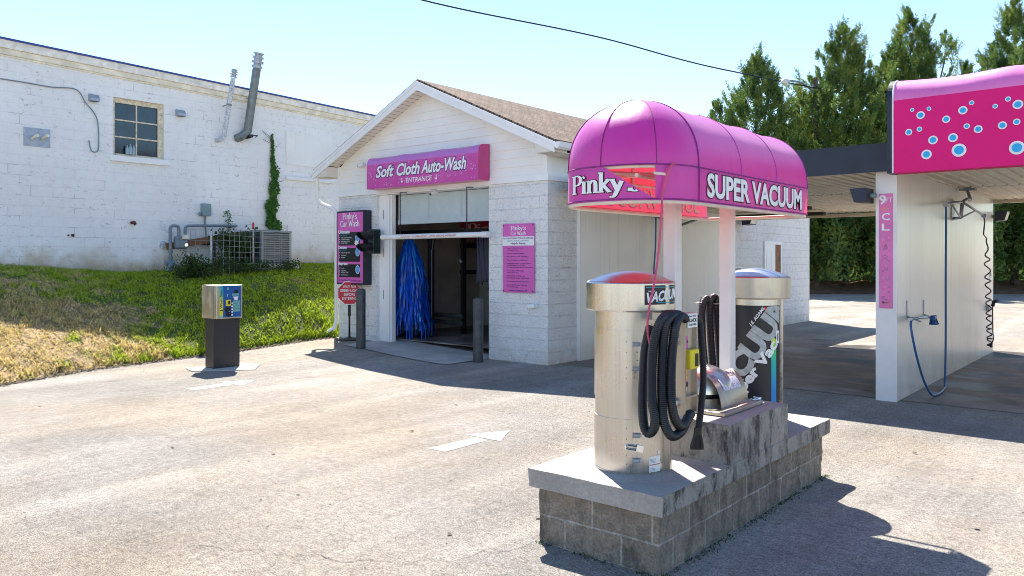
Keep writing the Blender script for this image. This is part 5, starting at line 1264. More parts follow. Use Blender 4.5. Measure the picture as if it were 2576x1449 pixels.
# ---- canopy: two posts, frame, vaulted cover with a rounded near end
KX, KR, KY0, KY1, KZ0, KZ1, KH = -2.625, .43, 4.36, 6.21, 2.098, 2.31, .455
cn = thing('vacuum_canopy', 'magenta vaulted canopy on two white posts reading Super Vacuum with a torn front', 'canopy', (KX, 5.1, .71))
for y in (4.65, 5.50): MB().box(-2.605, -2.513, y, y + .092, .705, 2.46).build('post', 'steel_post', cn, bevel=.006)
SL_ = KY1 - KY0; AL = math.pi * KR; TOT = 2 * SL_ + AL
def kr(a): return KR * (1 + .05 * math.sin(2 * a) ** 2)
def kpt(s, o=0):                              # plan path, from far left round the near end to far right
    if s < SL_: return Vector((KX - KR - o, KY1 - s, 0)), Vector((-1, 0, 0))
    if s < SL_ + AL:
        a = (s - SL_) / KR; return Vector((KX - (kr(a) + o) * math.cos(a), KY0 - (kr(a) + o) * math.sin(a), 0)), Vector((-math.cos(a), -math.sin(a), 0))
    return Vector((KX + KR + o, KY0 + (s - SL_ - AL), 0)), Vector((1, 0, 0))
m = MB()
def vmax(s):                                  # the torn triangle between two ribs
    a = (s - SL_) / KR
    a0, a1 = R(92), R(134)
    if a0 <= a <= a1: return 1 - .97 * (a - a0) / (a1 - a0)
    return 1
ss = [TOT * i / 150 for i in range(151)] + [SL_ + KR * R(134.001), SL_ + KR * R(134)]; ss = sorted(ss)
for a, b in zip(ss[:-1], ss[1:]):
    if b - a < 1e-6: continue
    va, vb = vmax(a + 1e-7), vmax(b - 1e-7); pa, _ = kpt(a); pb, _ = kpt(b); wv = lambda s: .006 * math.sin(s * 9)
    for j in range(3):
        f = lambda p, v, t: (p.x, p.y, KZ0 + (KZ1 - KZ0) * v * t)
        m.face([f(pa, va, j / 3), f(pb, vb, j / 3), f(pb, vb, (j + 1) / 3), f(pa, va, (j + 1) / 3)], 0, True)
m.build('valance', 'canopy', cn)
m = MB(); ns = 48; seams = [KY0, KY0 + .615, KY0 + 1.23, KY1]
def vault(y, a, sag=True):                    # a from 0 (left) to pi (right)
    fr_ = ((y - KY0) / .615) % 1 if y > KY0 else 0
    s_ = 1 - (.030 * math.sin(math.pi * fr_) * math.sin(a) if y < KY1 - .01 and sag else 0)
    return Vector((KX - KR * math.cos(a) * (.98 + .02 * s_), y, KZ1 + KH * math.sin(a) ** .88 * s_))
ny = 24
for i in range(ny):
    for k in range(ns):
        y0, y1 = KY0 + (KY1 - KY0) * i / ny, KY0 + (KY1 - KY0) * (i + 1) / ny; a0, a1 = math.pi * k / ns, math.pi * (k + 1) / ns
        m.face([vault(y0, a0), vault(y0, a1), vault(y1, a1), vault(y1, a0)], 0, True)
def domep(a, e):                              # a round the end 0..pi, e elevation 0..pi/2
    pn = abs(math.sin(a * 4)) ; rr_ = kr(a) * (1 - .018 * pn * math.sin(2 * e))
    return Vector((KX - rr_ * math.cos(a) * math.cos(e), KY0 - rr_ * math.sin(a) * math.cos(e), KZ1 + KH * math.sin(e) ** .88))
for i in range(48):
    for k in range(24):
        a0, a1 = math.pi * i / 48, math.pi * (i + 1) / 48; e0, e1 = math.pi / 2 * k / 24, math.pi / 2 * (k + 1) / 24
        m.face([domep(a0, e0), domep(a1, e0), domep(a1, e1), domep(a0, e1)], 0, True)
for k in range(ns): m.face([(KX, KY1, KZ1), vault(KY1, math.pi * k / ns), vault(KY1, math.pi * (k + 1) / ns)], 0)
m.build('cover', 'canopy', cn)
M['seam'] = simple('dark_grimy_seam', (.24, .02, .20), .7, var=.4, scale=20)
m = MB()
for a in (0.02, R(45), R(90), R(135), math.pi - .02): m.tube([domep(a, math.pi / 2 * k / 16) + Vector((-math.cos(a), -math.sin(a), .5)) * .002 for k in range(17)], .0033, 5)
m.tube([vault(KY0, math.pi * k / 32) for k in range(33)], .0038, 5); m.tube([vault(KY1, math.pi * k / 32) for k in range(33)], .0038, 5)
for o_, z in ((.001, KZ1), (.001, KZ0 + .008)): m.tube([kpt(TOT * i / 90, o_)[0] + Vector((0, 0, z)) for i in range(91)], .0048, 5)
for y, a in ((KY0 - .002, 1),): m.tube([(KX + KR + .002, y, KZ0), (KX + KR + .002, y, KZ1)], .006, 5)
m.build('seam', 'seam', cn)
M['seam_soft'] = simple('soft_seam', (.50, .03, .34), .6); m = MB()
for y in seams[1:3]: m.tube([vault(y, math.pi * k / 32) for k in range(33)], .003, 5)
m.build('vault_seam', 'seam_soft', cn)
m = MB(); path = [kpt(TOT * i / 90, -.014)[0] + Vector((0, 0, KZ0 - .006)) for i in range(91)]; m.tube(path + [path[0]], .014, 8)
path = [kpt(TOT * i / 90, -.016)[0] + Vector((0, 0, KZ1 - .01)) for i in range(91)]; m.tube(path + [path[0]], .011, 8)
for y in (4.69, 5.55): m.box(KX - KR + .02, KX + KR - .02, y - .015, y + .015, KZ1 + .01, KZ1 + .04)
for y in (4.36, 4.975, 5.59, 6.2): m.tube([Vector((KX + (p.x - KX) * .965, y, p.z - .012)) for p in [vault(y, math.pi * k / 20, False) for k in range(21)]], .011, 6)
m.tube([(KX - .2, KY0 - .35, KZ1 - .01), (KX, KY0, KZ1 - .01), (-2.56, 4.66, KZ1 - .01)], .013, 6); m.tube([(KX + .2, KY0 - .35, KZ1 - .06), (-2.60, 4.66, KZ1 - .03)], .013, 6); m.tube([(KX + .3, KY0 - .25, KZ1 - .12), (-2.60, 4.66, KZ1 - .10)], .013, 6)
m.build('frame', 'pale_tube', cn)
# lettering on the valance; a brighter copy on the inner face shows the far side mirrored
def onband(s0, sg=1):
    def fn(u, v, l):
        p, n_ = kpt(s0 + u * sg, 0); return p + n_ * (.0015 + l) + Vector((0, 0, v))
    return fn
mk = MB(); mw = MB()
s_r = SL_ + AL + .07 + .80
for (sc_, sgn) in ((s_r, 1),):
    text(mk, 'SUPER VACUUM', 0, 0, 0, .140, width=1.6, offset=.075, fn=lambda u, v, l: onband(s_r + .04)(u, v, l) + Vector((0, 0, KZ0 + .043)), lift=.0012)
    text(mw, 'SUPER VACUUM', 0, 0, 0, .140, width=1.6, offset=.035, fn=lambda u, v, l: onband(s_r + .04)(u, v, l) + Vector((0, 0, KZ0 + .043)), lift=.0030)
s_l = .95
if 0: text(mk, 'SUPER VACUUM', 0, 0, 0, .140, width=1.60, offset=.05, fn=lambda u, v, l: onband(s_l)(u, v, l) + Vector((0, 0, KZ0 + .043)), lift=.0012)
text(mw, 'SUPER VACUUM', 0, 0, 0, .140, width=1.60, offset=.012, fn=lambda u, v, l: onband(s_l)(u, v, l) + Vector((0, 0, KZ0 + .043)), lift=.0030)
tr = lambda u, v: (v + .03) < (KZ1 - KZ0) * vmax(SL_ + KR * R(91) + u) - .012 if R(92) < R(91) + u / KR < R(134) else True
pf = lambda u, v, l: onband(SL_ + KR * R(91))(u, v, l) + Vector((0, 0, KZ0 + .055))
tr = lambda u, v: (v + .055) < (KZ1 - KZ0) * vmax(SL_ + KR * R(91) + u) - .006
pen(mk, "Pinky's", pf, .112, grow=.045, lift=.0012, width=.49, keep=tr); pen(mw, "Pinky's", pf, .112, grow=.010, lift=.0055, width=.49, keep=tr)
mk.build('letter_outline', 'black', cn); mw.build('lettering', 'white', cn)
m = MB(); text(m, 'SUPER VACUUM', 0, 0, 0, .140, width=1.60, offset=.012, fn=lambda u, v, l: onband(s_l)(u, v, l) + Vector((0, 0, KZ0 + .043)), lift=-.0045)
M['lit_letters'] = fabric('backlit_cream_letters', (.95, .92, .80), (1, .9, .6), .3, blotch=False); m.build('lettering_back', 'lit_letters', cn)  # cream colour stands for daylight showing through the white letters
m = MB(); m.obox(pf(.345, .10, .004), (.028, .02, -.004), (0, 0, .008), (.001, -.001, 0)); m.build('tape', 'pale_tube', cn)
# loose cord hanging from the canopy
q = [kpt(SL_ + KR * R(150), .01)[0] + Vector((0, 0, KZ1 + .005)), kpt(SL_ + KR * R(144), .03)[0] + Vector((0, 0, KZ1 - .02)), P(1668, 480, d=4.55), P(1664, 540, d=4.5), P(1658, 620, d=4.46), P(1648, 700, d=4.42), P(1635, 765, d=4.38), P(1629, 810, d=4.36), P(1630, 840, d=4.36), P(1635, 870, d=4.36)]
tag(MB().tube(smooth_path(q, 8), [.0065] * 40 + [.0065 - .0015 * k / 60 for k in range(200)][:len(smooth_path(q, 8)) - 40], 8).build('hanging_cord', 'cord'), 'thin pink cord hanging from the torn canopy past the near vacuum', 'cord')

# ---- vacuums
SZ = .458
def wrap(cx, cy, r, a0, zc, rot=0):
    """maps flat artwork onto a drum: u along the circumference, v up"""
    cr, sr = math.cos(rot), math.sin(rot)
    def fn(u, v, l):
        uu, vv = u * cr - v * sr, u * sr + v * cr; a = a0 + uu / r
        return Vector((cx + (r + l) * math.cos(a), cy + (r + l) * math.sin(a), zc + vv))
    return fn
def patch(mb, fn, u0, u1, v0, v1, l, mi=0, n=16):
    for i in range(n):
        a, b = u0 + (u1 - u0) * i / n, u0 + (u1 - u0) * (i + 1) / n
        mb.face([fn(a, v0, l), fn(b, v0, l), fn(b, v1, l), fn(a, v1, l)], mi, True)
def hose(mb, pts, r=.030, n=12):
    sp_ = smooth_path(pts, 30); L = [sp_[0]]; step = .0055
    for p in sp_[1:]:
        while (p - L[-1]).length > step: L.append(L[-1] + (p - L[-1]).normalized() * step)
    rad = [r * (1.0 if (i % 2) else .90) for i in range(len(L))]
    mb.tube(L, rad, n)
def vacuum(cx, cy, lab, sgn):
    t = thing('vacuum_cleaner', lab, 'vacuum cleaner', (cx, cy, SZ), 'stainless drum vacuums on the island')
    m = MB(); m.lathe((cx, cy, SZ), [(0, 0), (.222, 0), (.222, .012), (.219, .014), (.219, 1.0), (0, 1.0)], 72)
    m.build('drum', 'steel', t)
    warp = lambda mb_: [mb_.v.__setitem__(i, (cx + (x - cx) * w_, cy + (y - cy) * w_, z)) for i, (x, y, z) in enumerate(mb_.v) for w_ in (1 + .0045 * math.sin(7 * math.atan2(y - cy, x - cx) + 1 + z) + .0030 * math.sin(17 * math.atan2(y - cy, x - cx) + 2 * z),)]
    m = MB(); m.lathe((cx, cy, 1.435), [(.0, .0), (.268, 0), (.277, .010), (.277, .168), (.270, .176), (.262, .178), (.20, .205), (.12, .228), (.05, .238), (0, .240)], 120); warp(m); m.build('hood', 'steel_b' if sgn < 0 else 'steel', t)
    m = MB(); m.lathe((cx, cy, 1.435), [(.2620, .1795), (.20, .2068), (.12, .2298), (.05, .2398), (0, .2418)], 80); m.build('hood_dome', 'dome', t)
    return t
v1 = vacuum(-2.58, 4.195, 'near stainless drum vacuum with black hose loops and yellow coin slot', 1)
cx, cy = -2.58, 4.195
def ang(px, cx, cy, r, z=1.2):               # where a sight line meets the drum
    p0 = Vector((0, 0)); rr_ = (px - 1288) / 1958; d = Vector((rr_ * CS - SN, rr_ * SN + CS)); c_ = Vector((cx, cy)); b_ = d.dot(c_); a_ = d.dot(d); k = c_.dot(c_) - r * r
    disc = b_ * b_ - a_ * k; tt = (b_ - math.sqrt(max(0, disc))) / a_; p = d * tt - c_; return math.atan2(p.y, p.x), tt
# access doors with rivets and latches
aL, _ = ang(1500, cx, cy, .219); aR, tt = ang(1591, cx, cy, .219); fw_ = wrap(cx, cy, .219, 0, 0)
aL -= .5
m = MB()
for za, zb in ((1.20, .94 - .09), (.67, .515)):
    if za > 1: za, zb = 1.75 - (832 - 652) * tt / 1958, 1.75 - (1008 - 652) * tt / 1958
    else: za, zb = 1.75 - (1056 - 652) * tt / 1958, 1.75 - (1178 - 652) * tt / 1958
    n = 20; 
    for i in range(n):
        a, b = aL + (aR - aL) * i / n, aL + (aR - aL) * (i + 1) / n
        g = lambda an, z, l: Vector((cx + (.219 + l) * math.cos(an), cy + (.219 + l) * math.sin(an), z))
        m.face([g(a, zb, .005), g(b, zb, .005), g(b, za, .005), g(a, za, .005)], 0, True); m.face([g(a, za, .005), g(b, za, .005), g(b, za, 0), g(a, za, 0)]); m.face([g(a, zb, .005), g(b, zb, .005), g(b, zb, 0), g(a, zb, 0)])
    m.face([g(aR, zb, .005), g(aR, zb, 0), g(aR, za, 0), g(aR, za, .005)])
m.build('access_door', 'steel', v1)
aP, _ = ang(1576, cx, cy, .224)
m = MB()
g2 = lambda an, z, l=.219: Vector((cx + l * math.cos(an), cy + l * math.sin(an), z))
zpx = lambda py: 1.75 - (py - 652) * tt / 1958
for py in (860, 887, 925, 952, 1078, 1105, 1145, 1168): m.tube([g2(aP, zpx(py), .223), g2(aP, zpx(py), .2265)], .0035, 6)
aP2, _ = ang(1603, cx, cy, .22)
for py in (886, 907, 928): m.tube([g2(aP2, zpx(py), .218), g2(aP2, zpx(py), .2225)], .004, 6)
m.build('rivet', 'galv_dark', v1)
a1_, _ = ang(1593, cx, cy, .22); a2_, _ = ang(1612, cx, cy, .22)
for py in (866, 928, 1095, 1158):
    m = MB(); z = zpx(py); am = (a1_ + a2_) / 2; c_ = g2(am, z, .226); tg = Vector((-math.sin(am), math.cos(am), 0)); nm = Vector((math.cos(am), math.sin(am), 0))
    m.obox(c_, tg * .024, nm * .003, (0, 0, .012)); m.tube([c_ + tg * -.03 + nm * .005 + Vector((0, 0, .010)), c_ + tg * .012 + nm * .006 + Vector((0, 0, .010)), c_ + tg * .012 + nm * .006 + Vector((0, 0, -.010)), c_ + tg * -.03 + nm * .005 + Vector((0, 0, -.010))], .0025, 5); m.tube([c_ + tg * .018 + nm * .002, c_ + tg * .018 + nm * .008], .007, 8)
    m.build('latch', 'galv', v1)
c_ = g2((a1_ + a2_) / 2 - .02, zpx(1127), .235); tg = Vector((-math.sin(a1_), math.cos(a1_), 0)); nm = Vector((math.cos(a1_), math.sin(a1_), 0)); up = (Vector((0, 0, 1)) * .95 - tg * .3).normalized(); sd_ = up.cross(nm)
pk = MB(); pk.obox(c_ - tg * -.018, tg * .020 - Vector((0, 0, .004)), nm * .009, Vector((0, 0, .018)) + tg * .003); 
b0 = c_ + tg * .0; pk.tube(smooth_path([b0 + Vector((0, 0, .012)), b0 - tg * .055 + Vector((0, 0, .020)), b0 - tg * .065 + Vector((0, 0, .008)), b0 - tg * .055 + Vector((0, 0, -.002)), b0 + Vector((0, 0, -.010))], 5), .0042, 6)
tag(pk.build('padlock', 'chrome'), 'steel padlock on the lower door latch of the near vacuum', 'padlock')
# papers at the foot, side channel
aS, _ = ang(1633, cx, cy, .2195); aE, _ = ang(1660, cx, cy, .2195)
m = MB(); fn = lambda u, v, l: Vector((cx + (.2195 + l) * math.cos(u), cy + (.2195 + l) * math.sin(u), v)); 
patch(m, fn, aS, aE, zpx(1196), zpx(1151), .0012, 0, 8); patch(m, fn, aS + .02, aE - .02, zpx(1173), zpx(1171), .0020, 1, 8); patch(m, fn, aE - .10, aE - .02, zpx(1148), zpx(1138), .0012, 0, 3)
for k in range(4): patch(m, fn, aS + .03, aS + .22, zpx(1158 + 3 * k), zpx(1157 + 3 * k), .0018, 2, 4)
for k in range(4): patch(m, fn, aS + .03, aS + .20, zpx(1182 + 3 * k), zpx(1181 + 3 * k), .0018, 2, 4)
m.build('paper_label', ['white', 'red', 'grey_paint'], v1)
aC, _ = ang(1670, cx, cy, .2195); m = MB(); c_ = g2(aC + .12, (SZ + 1.435) / 2, .212); nm = Vector((math.cos(aC + .12), math.sin(aC + .12), 0)); tg = Vector((-nm.y, nm.x, 0)); m.obox(c_ + nm * .02, nm * .022, tg * .024, (0, 0, (1.433 - SZ) / 2)); m.build('side_channel', 'steel_b', v1)
# hood decal
aH0, _ = ang(1622, cx, cy, .278); aH1, _ = ang(1699, cx, cy, .278)
aH1 = aH0 + .98; za, zb = 1.435 + .16, 1.435 + .045
m = MB(); fn = lambda u, v, l: Vector((cx + (.2775 + l) * math.cos(u), cy + (.2775 + l) * math.sin(u), v)); patch(m, fn, aH0, aH1, zb, za, .0008, 0, 24); patch(m, fn, aH0 + .02, aH1, za - .014, za - .009, .0014, 1, 24); patch(m, fn, aH0 + .3, aH1, zb + .009, zb + .014, .0014, 2, 24); patch(m, fn, aH0 + .08, aH0 + .24, za - .036, za - .032, .0014, 3, 4)
m.build('hood_decal', ['black', 'green_print', 'teal', 'white'] if 'green_print' in M else ['black', 'teal', 'teal', 'white'], v1)
m = MB(); f2 = lambda u, v, l: fn(aH0 + .05 + (u * 1.0) / .278, zb + .014 + v + u * .10, l); text(m, 'VACUUM', 0, 0, 0, .056, width=.265, offset=.04, shear=.25, fn=f2, lift=.0018, align='l', sub=.02); m.build('hood_lettering', 'white', v1)
# control box
BX0, BX1, BY0_, BY1_, BZ0, BZ1 = -2.385, -2.157, 4.11, 4.265, .834, 1.433
m = MB(); m.box(BX0, BX1 - .03, BY0_ + .002, BY1_ - .002, BZ0 + .002, BZ1 - .09); m.box(BX0, BX1, BY0_, BY0_ + .012, BZ0, BZ1 - .002); m.box(BX0, BX1, BY1_ - .012, BY1_, BZ0, BZ1 - .002); m.box(BX0, BX1, BY0_ + .0125, BY1_ - .0125, BZ0, BZ0 + .012)
m.box(BX0, BX1, BY0_ + .0125, BY1_ - .0125, BZ0 + .10, BZ0 + .112); m.box(BX1 - .10, BX1 + .002, BY0_ + .013, BY1_ - .013, BZ1 - .085, BZ1); m.build('control_box', 'steel_b', v1)
m = MB(); xf = BX1 - .028; m.box(xf - .001, xf + .001, BY0_ + .013, BY0_ + .085, BZ0 + .16, BZ0 + .46); m.build('pink_label', 'pink_print', v1)
m = MB(); m.box(xf + .001, xf + .05, BY0_ + .03, BY1_ - .018, BZ0 + .27, BZ0 + .385); m.build('bill_slot', 'yellow', v1, bevel=.008)
m = MB(); m.box(xf + .0505, xf + .053, BY0_ + .08, BY0_ + .118, BZ0 + .285, BZ0 + .36); m.box(xf + .0015, xf + .01, BY0_ + .02, BY0_ + .07, BZ0 + .165, BZ0 + .19); m.build_each('slot_opening', 'black', v1)
m = MB()
for z in (.20, .235): m.box(xf + .0012, xf + .003, BY0_ + .014, BY0_ + .075, BZ0 + z, BZ0 + z + .028)
m.build_each('warning_label', 'yellow', v1)
m = MB(); text(m, 'VACUUM', (xf + .0016, BY0_ + .05, BZ0 + .42), (0, 1, 0), (0, 0, 1), .020, width=.066, offset=.02); m.build('label_lettering', 'purple', v1)
m = MB(); text(m, '0', (xf + .0016, BY0_ + .05, BZ0 + .39), (0, 1, 0), (0, 0, 1), .020, offset=.0); text(m, 'GO', (xf + .0016, BY0_ + .05, BZ0 + .14), (0, 1, 0), (0, 0, 1), .02, offset=.02); m.build('label_mark', 'white', v1)
t = v1; m = MB(); m.box(BX1 + .003, BX1 + .006, BY0_ + .02, BY1_ - .016, BZ1 - .085, BZ1 - .004); m.build('placard', 'white', v1)
m = MB(); ym = (BY0_ + BY1_) / 2
text(m, 'BLACK', (BX1 + .0075, ym, BZ1 - .052), (0, 1, 0), (0, 0, 1), .020, width=.105, offset=.035); text(m, 'Please, HANG', (BX1 + .0075, ym, BZ1 - .022), (0, 1, 0), (0, 0, 1), .010, width=.09, offset=.02); text(m, 'HOSE HERE', (BX1 + .0075, ym, BZ1 - .073), (0, 1, 0), (0, 0, 1), .010, width=.09, offset=.03); m.build('placard_lettering', 'black', v1)
for z in (BZ0 + .44, BZ0 + .07):
    m = MB(); m.tube([(BX1 - .075, BY0_, z), (BX1 - .075, BY0_ - .02, z)], .034, 18); m.tube([(BX1 - .075, BY0_ - .018, z), (BX1 - .075, BY0_ - .03, z)], [.024, .012], 14); m.build('lock', 'chrome', v1)
m = MB(); m.box(BX0 + .06, BX1, BY0_ - .15, BY0_ - .001, BZ1 - .05, BZ1 - .04); m.box(BX0 + .06, BX1, BY0_ - .155, BY0_ - .15, BZ1 - .06, BZ1 - .035); m.build('hose_bracket', 'steel_b', v1)
# hose loops hung over the bracket
DP = [4.27, 4.30, 4.33]
def Q(px, py, d): return P(px, py, d=d)
h1 = thing('vacuum_hose', 'black ribbed hose looped beside the near vacuum, its crevice nozzle hanging free', 'hose', Q(1670, 800, 4.35))
m = MB()
LOOPS = ([(1692, 792, 4.42), (1668, 800, 4.32), (1650, 840, 4.28), (1641, 900, 4.26), (1640, 1000, 4.26), (1648, 1050, 4.28), (1645, 1078, 4.31), (1632, 1090, 4.35), (1621, 1075, 4.36), (1616, 1020, 4.36), (1618, 950, 4.38), (1623, 880, 4.41), (1636, 820, 4.45)],  # left strand stands partly for the hose's reflection in the drum
         [(1708, 792, 4.47), (1690, 795, 4.37), (1674, 822, 4.30), (1666, 900, 4.27), (1665, 1000, 4.27), (1670, 1060, 4.29), (1688, 1096, 4.33), (1712, 1087, 4.42), (1728, 1058, 4.52), (1738, 1040, 4.60)],
         [(1724, 802, 4.52), (1710, 797, 4.43), (1698, 826, 4.31), (1690, 900, 4.27), (1688, 990, 4.27), (1694, 1042, 4.31), (1707, 1070, 4.37), (1722, 1068, 4.46), (1733, 1042, 4.56)])
for L_ in LOOPS: hose(m, [Q(*q) for q in L_], .0275)
m.build('loop', 'rubber', h1)
m = MB(); pts = [P(1752, 798, d=4.72), P(1760, 812, d=4.74), P(1764, 850, d=4.74), P(1768, 900, d=4.72), P(1769, 960, d=4.70), P(1764, 1020, d=4.68), P(1758, 1070, d=4.66), P(1756, 1085, d=4.66)]
hose(m, pts, .0215); m.build('free_end', 'rubber', h1)
m = MB(); a = P(1756, 1075, d=4.66); b = P(1753, 1130, d=4.66); n_ = (b - a).normalized()
L = []; rt_ = Vector((CS, SN, 0)); fo = Vector((-SN, CS, 0))
for i in range(11):
    u = i / 10; wx_ = .024 + .018 * sst((u - .2) * 1.4); wy_ = .024 - .012 * u; c_ = a.lerp(b, u)
    L.append([c_ + rt_ * wx_ * math.cos(k * .3927) + fo * wy_ * math.sin(k * .3927) for k in range(16)])
for i in range(10):
    for k in range(16): m.face([L[i][k], L[i][(k + 1) % 16], L[i + 1][(k + 1) % 16], L[i + 1][k]], 0, True)
m.face(L[0]); m.face(L[-1][::-1]); 
for k in range(-3, 4): m.tube([a.lerp(b, .35) + rt_ * .006 * k - fo * .021, b + rt_ * .012 * k - fo * .014], .0022, 4)
m.build('nozzle', 'rubber', h1)
# second vacuum
cx, cy = -2.58, 6.10
v2 = vacuum(cx, cy, 'far stainless drum vacuum with a big black decal and rainbow stripe', -1)
aA, _ = ang(1842, cx, cy, .2195); aB, tt2 = ang(1961, cx, cy, .2195); aA -= .5
z2 = lambda py: 1.75 - (py - 652) * tt2 / 1958
zA, zB = z2(768), SZ + .01
fn = lambda u, v, l: Vector((cx + (.2195 + l) * math.cos(u), cy + (.2195 + l) * math.sin(u), v))
m = MB(); patch(m, fn, aA, aB, zB, zA, .0012, 0, 40); m.build('decal', 'black', v2)
aR1, _ = ang(1940, cx, cy, .2195); aR2, _ = ang(1952, cx, cy, .2195); m = MB()
patch(m, fn, aR1, aR2, SZ + .02, z2(860), .0022, 0, 6)
for k in range(8): m.face([fn(aR1 + (aR2 - aR1) * k / 8 - .1 * 0, z2(860), .0022), fn(aR1 + (aR2 - aR1) * (k + 1) / 8, z2(860), .0022), fn(aR1 - .28 + (aR2 - aR1) * (k + 1) / 8 * .8, z2(772), .0022), fn(aR1 - .28 + (aR2 - aR1) * k / 8 * .8, z2(772), .0022)])
m.build('rainbow_stripe', 'rainbow', v2)
aM, _ = ang(1898, cx, cy, .2195); TH2 = R(54)
fw2 = wrap(cx, cy, .2195, aM, z2(866), TH2)
m = MB(); text(m, 'VACUUM', 0, 0, 0, .17, width=1.05, offset=.055, fn=lambda u, v, l: fw2(u - .09, v - .085, l), lift=.0032, sub=.03)
m2 = MB(); text(m2, 'Super Vac', 0, 0, 0, .078, width=.60, offset=.045, fn=lambda u, v, l: fw2(u - .19, v - .155, l), lift=.0045, sub=.03); text(m2, 'J.E. ADAMS', 0, 0, 0, .024, width=.178, offset=.02, shear=.2, fn=lambda u, v, l: fw2(u + .19, v + .105, l), lift=.0032, sub=.03)
def clipdrum(mb):                              # keep only artwork inside the decal
    nf = []; ni = []; ns_ = []
    for f, mi, s_ in zip(mb.f, mb.mi, mb.sm):
        if all(zB < mb.v[i][2] < zA for i in f) and all(((math.atan2(mb.v[i][1] - cy, mb.v[i][0] - cx) - aA) % 6.2832) < (aB - aA) for i in f): nf.append(f); ni.append(mi); ns_.append(s_)
    mb.f, mb.mi, mb.sm = nf, ni, ns_
clipdrum(m); clipdrum(m2)
m.build('decal_lettering', 'greytext', v2); m2.build('small_lettering', 'white', v2)
aN, _ = ang(1957, cx, cy, .2195); m = MB(); patch(m, fn, aN - .12, aN + .04, z2(863), z2(831), .0036, 0, 4); patch(m, fn, aN - .08, aN + .0, z2(856), z2(838), .0044, 1, 2); m.build('number_label', ['white', 'grey_paint'], v2)
m = MB(); m.box(-2.99, -2.80, 6.03, 6.18, .86, 1.43); m.build('control_box', 'steel_b', v2)
m = MB(); m.box(-2.99, -2.80, 5.86, 6.03, 1.385, 1.395); m.tube([P(1764, 746, d=6.3), P(1764, 752, d=6.3)], .01, 6); m.build('hose_bracket', 'steel_b', v2)
h2 = thing('vacuum_hose', 'dark ribbed hose looped behind the canopy post, belonging to the far vacuum', 'hose', Q(1790, 760, 6.3))
m = MB()
for k, (px, py) in enumerate(((1772, 752), (1790, 748), (1806, 752))):
    o_ = .05 * k
    hose(m, [Q(px + 16, py + 8, 6.36 + o_), Q(px + 6, py, 6.30 + o_), Q(px - 5, py + 18, 6.24 + o_), Q(px - 5 + k * 3, 850, 6.22 + o_), Q(px + 2 + k * 2, 930, 6.22 + o_), Q(px + 6, 985, 6.26 + o_), Q(px + 18, 1000, 6.34 + o_), Q(px + 24, 960, 6.42 + o_)], .030)
m.build('loop', 'rubber_brown', h2) if 'rubber_brown' in M else m.build('loop', 'rubber', h2)
# waste bin lid between the posts
t = thing('waste_chute', 'silver domed waste chute with a curved flap on the raised block', 'waste bin', (-2.56, 5.12, .71))
m = MB(); m.box(-2.86, -2.23, 4.80, 5.42, .712, .738); m.build('base_plate', 'steel_b', t, bevel=.004)
m = MB(); m.lathe((-2.58, 5.13, .738), [(.0, 0), (.215, 0), (.215, .045), (.20, .05)], 40); m.build('collar', 'steel_b', t); m = MB(); m.lathe((-2.58, 5.13, .785), [(.19, 0), (.19, .05)], 40); m.build('gap', 'black', t)
m = MB(); prof = [(.232 * math.cos(k * .157), .17 * math.sin(k * .157)) for k in range(11)]; m.lathe((-2.58, 5.13, .835), [(.225, -.02), (.234, -.018)] + prof, 48); m.build('dome_lid', 'white_steel', t) if 'white_steel' in M else m.build('dome_lid', 'steel', t)
arc = []
for k in range(11):
    u = k / 10; arc.append((-2.325 - .03 * 0 + .0 - .135 * (1 - math.cos(u * 1.25)) / .685 * .93, .738 + .215 * math.sin(u * 1.25) / .949))
m = MB()
for (xa, za), (xb, zb) in zip(arc[:-1], arc[1:]): m.face([(xa, 4.94, za), (xa, 5.38, za), (xb, 5.38, zb), (xb, 4.94, zb)], 0, True); m.face([(xa - .004, 4.94, za), (xa - .004, 5.38, za), (xb - .004, 5.38, zb - .004), (xb - .004, 4.94, zb - .004)], 0, True)
m.build('flap', 'steel_b', t)
def onflap(u, v, l):                          # v 0..1 up the flap
    f = max(0, min(.9999, v)) * 10; i = int(f); w_ = f - i; xa, za = arc[i]; xb, zb = arc[i + 1]; d = Vector((zb - za, 0, -(xb - xa))).normalized()
    return Vector((xa + (xb - xa) * w_, 5.16 + u, za + (zb - za) * w_)) + d * l
m = MB(); text(m, 'NO DUMPING', 0, 0, 0, .13, width=.34, offset=.01, fn=lambda u, v, l: onflap(u, .80 + v, l), lift=.002); m.build('lettering', 'purple', t)
m = MB(); n = 8
for i in range(n): v0, v1_ = .38 + .34 * i / n, .38 + .34 * (i + 1) / n; m.face([onflap(-.13, v0, .0016), onflap(.15, v0, .0016), onflap(.15, v1_, .0016), onflap(-.13, v1_, .0016)])
def scr():
    m = NT('scratched_sticker', .5); m.color(m.mix(m.ramp(m.noise(34, 6, .8, m.mapping((1, 2.5, 1))), [(.48, 0.), (.56, 1.)]), (.75, .72, .80), (.33, .28, .40))); return m.m
M['scratched'] = scr(); m.build('sticker', 'scratched', t)
m = MB(); rr = random.Random(2); p = [Vector((-2.30, 5.36, .745))] + [Vector((-2.27 + rr.uniform(-.03, .03), 5.37 + rr.uniform(-.04, .05), .745 + rr.uniform(0, .02))) for _ in range(8)]; m.tube(smooth_path(p, 4), .004, 5); m.build('chain', 'chrome', t)

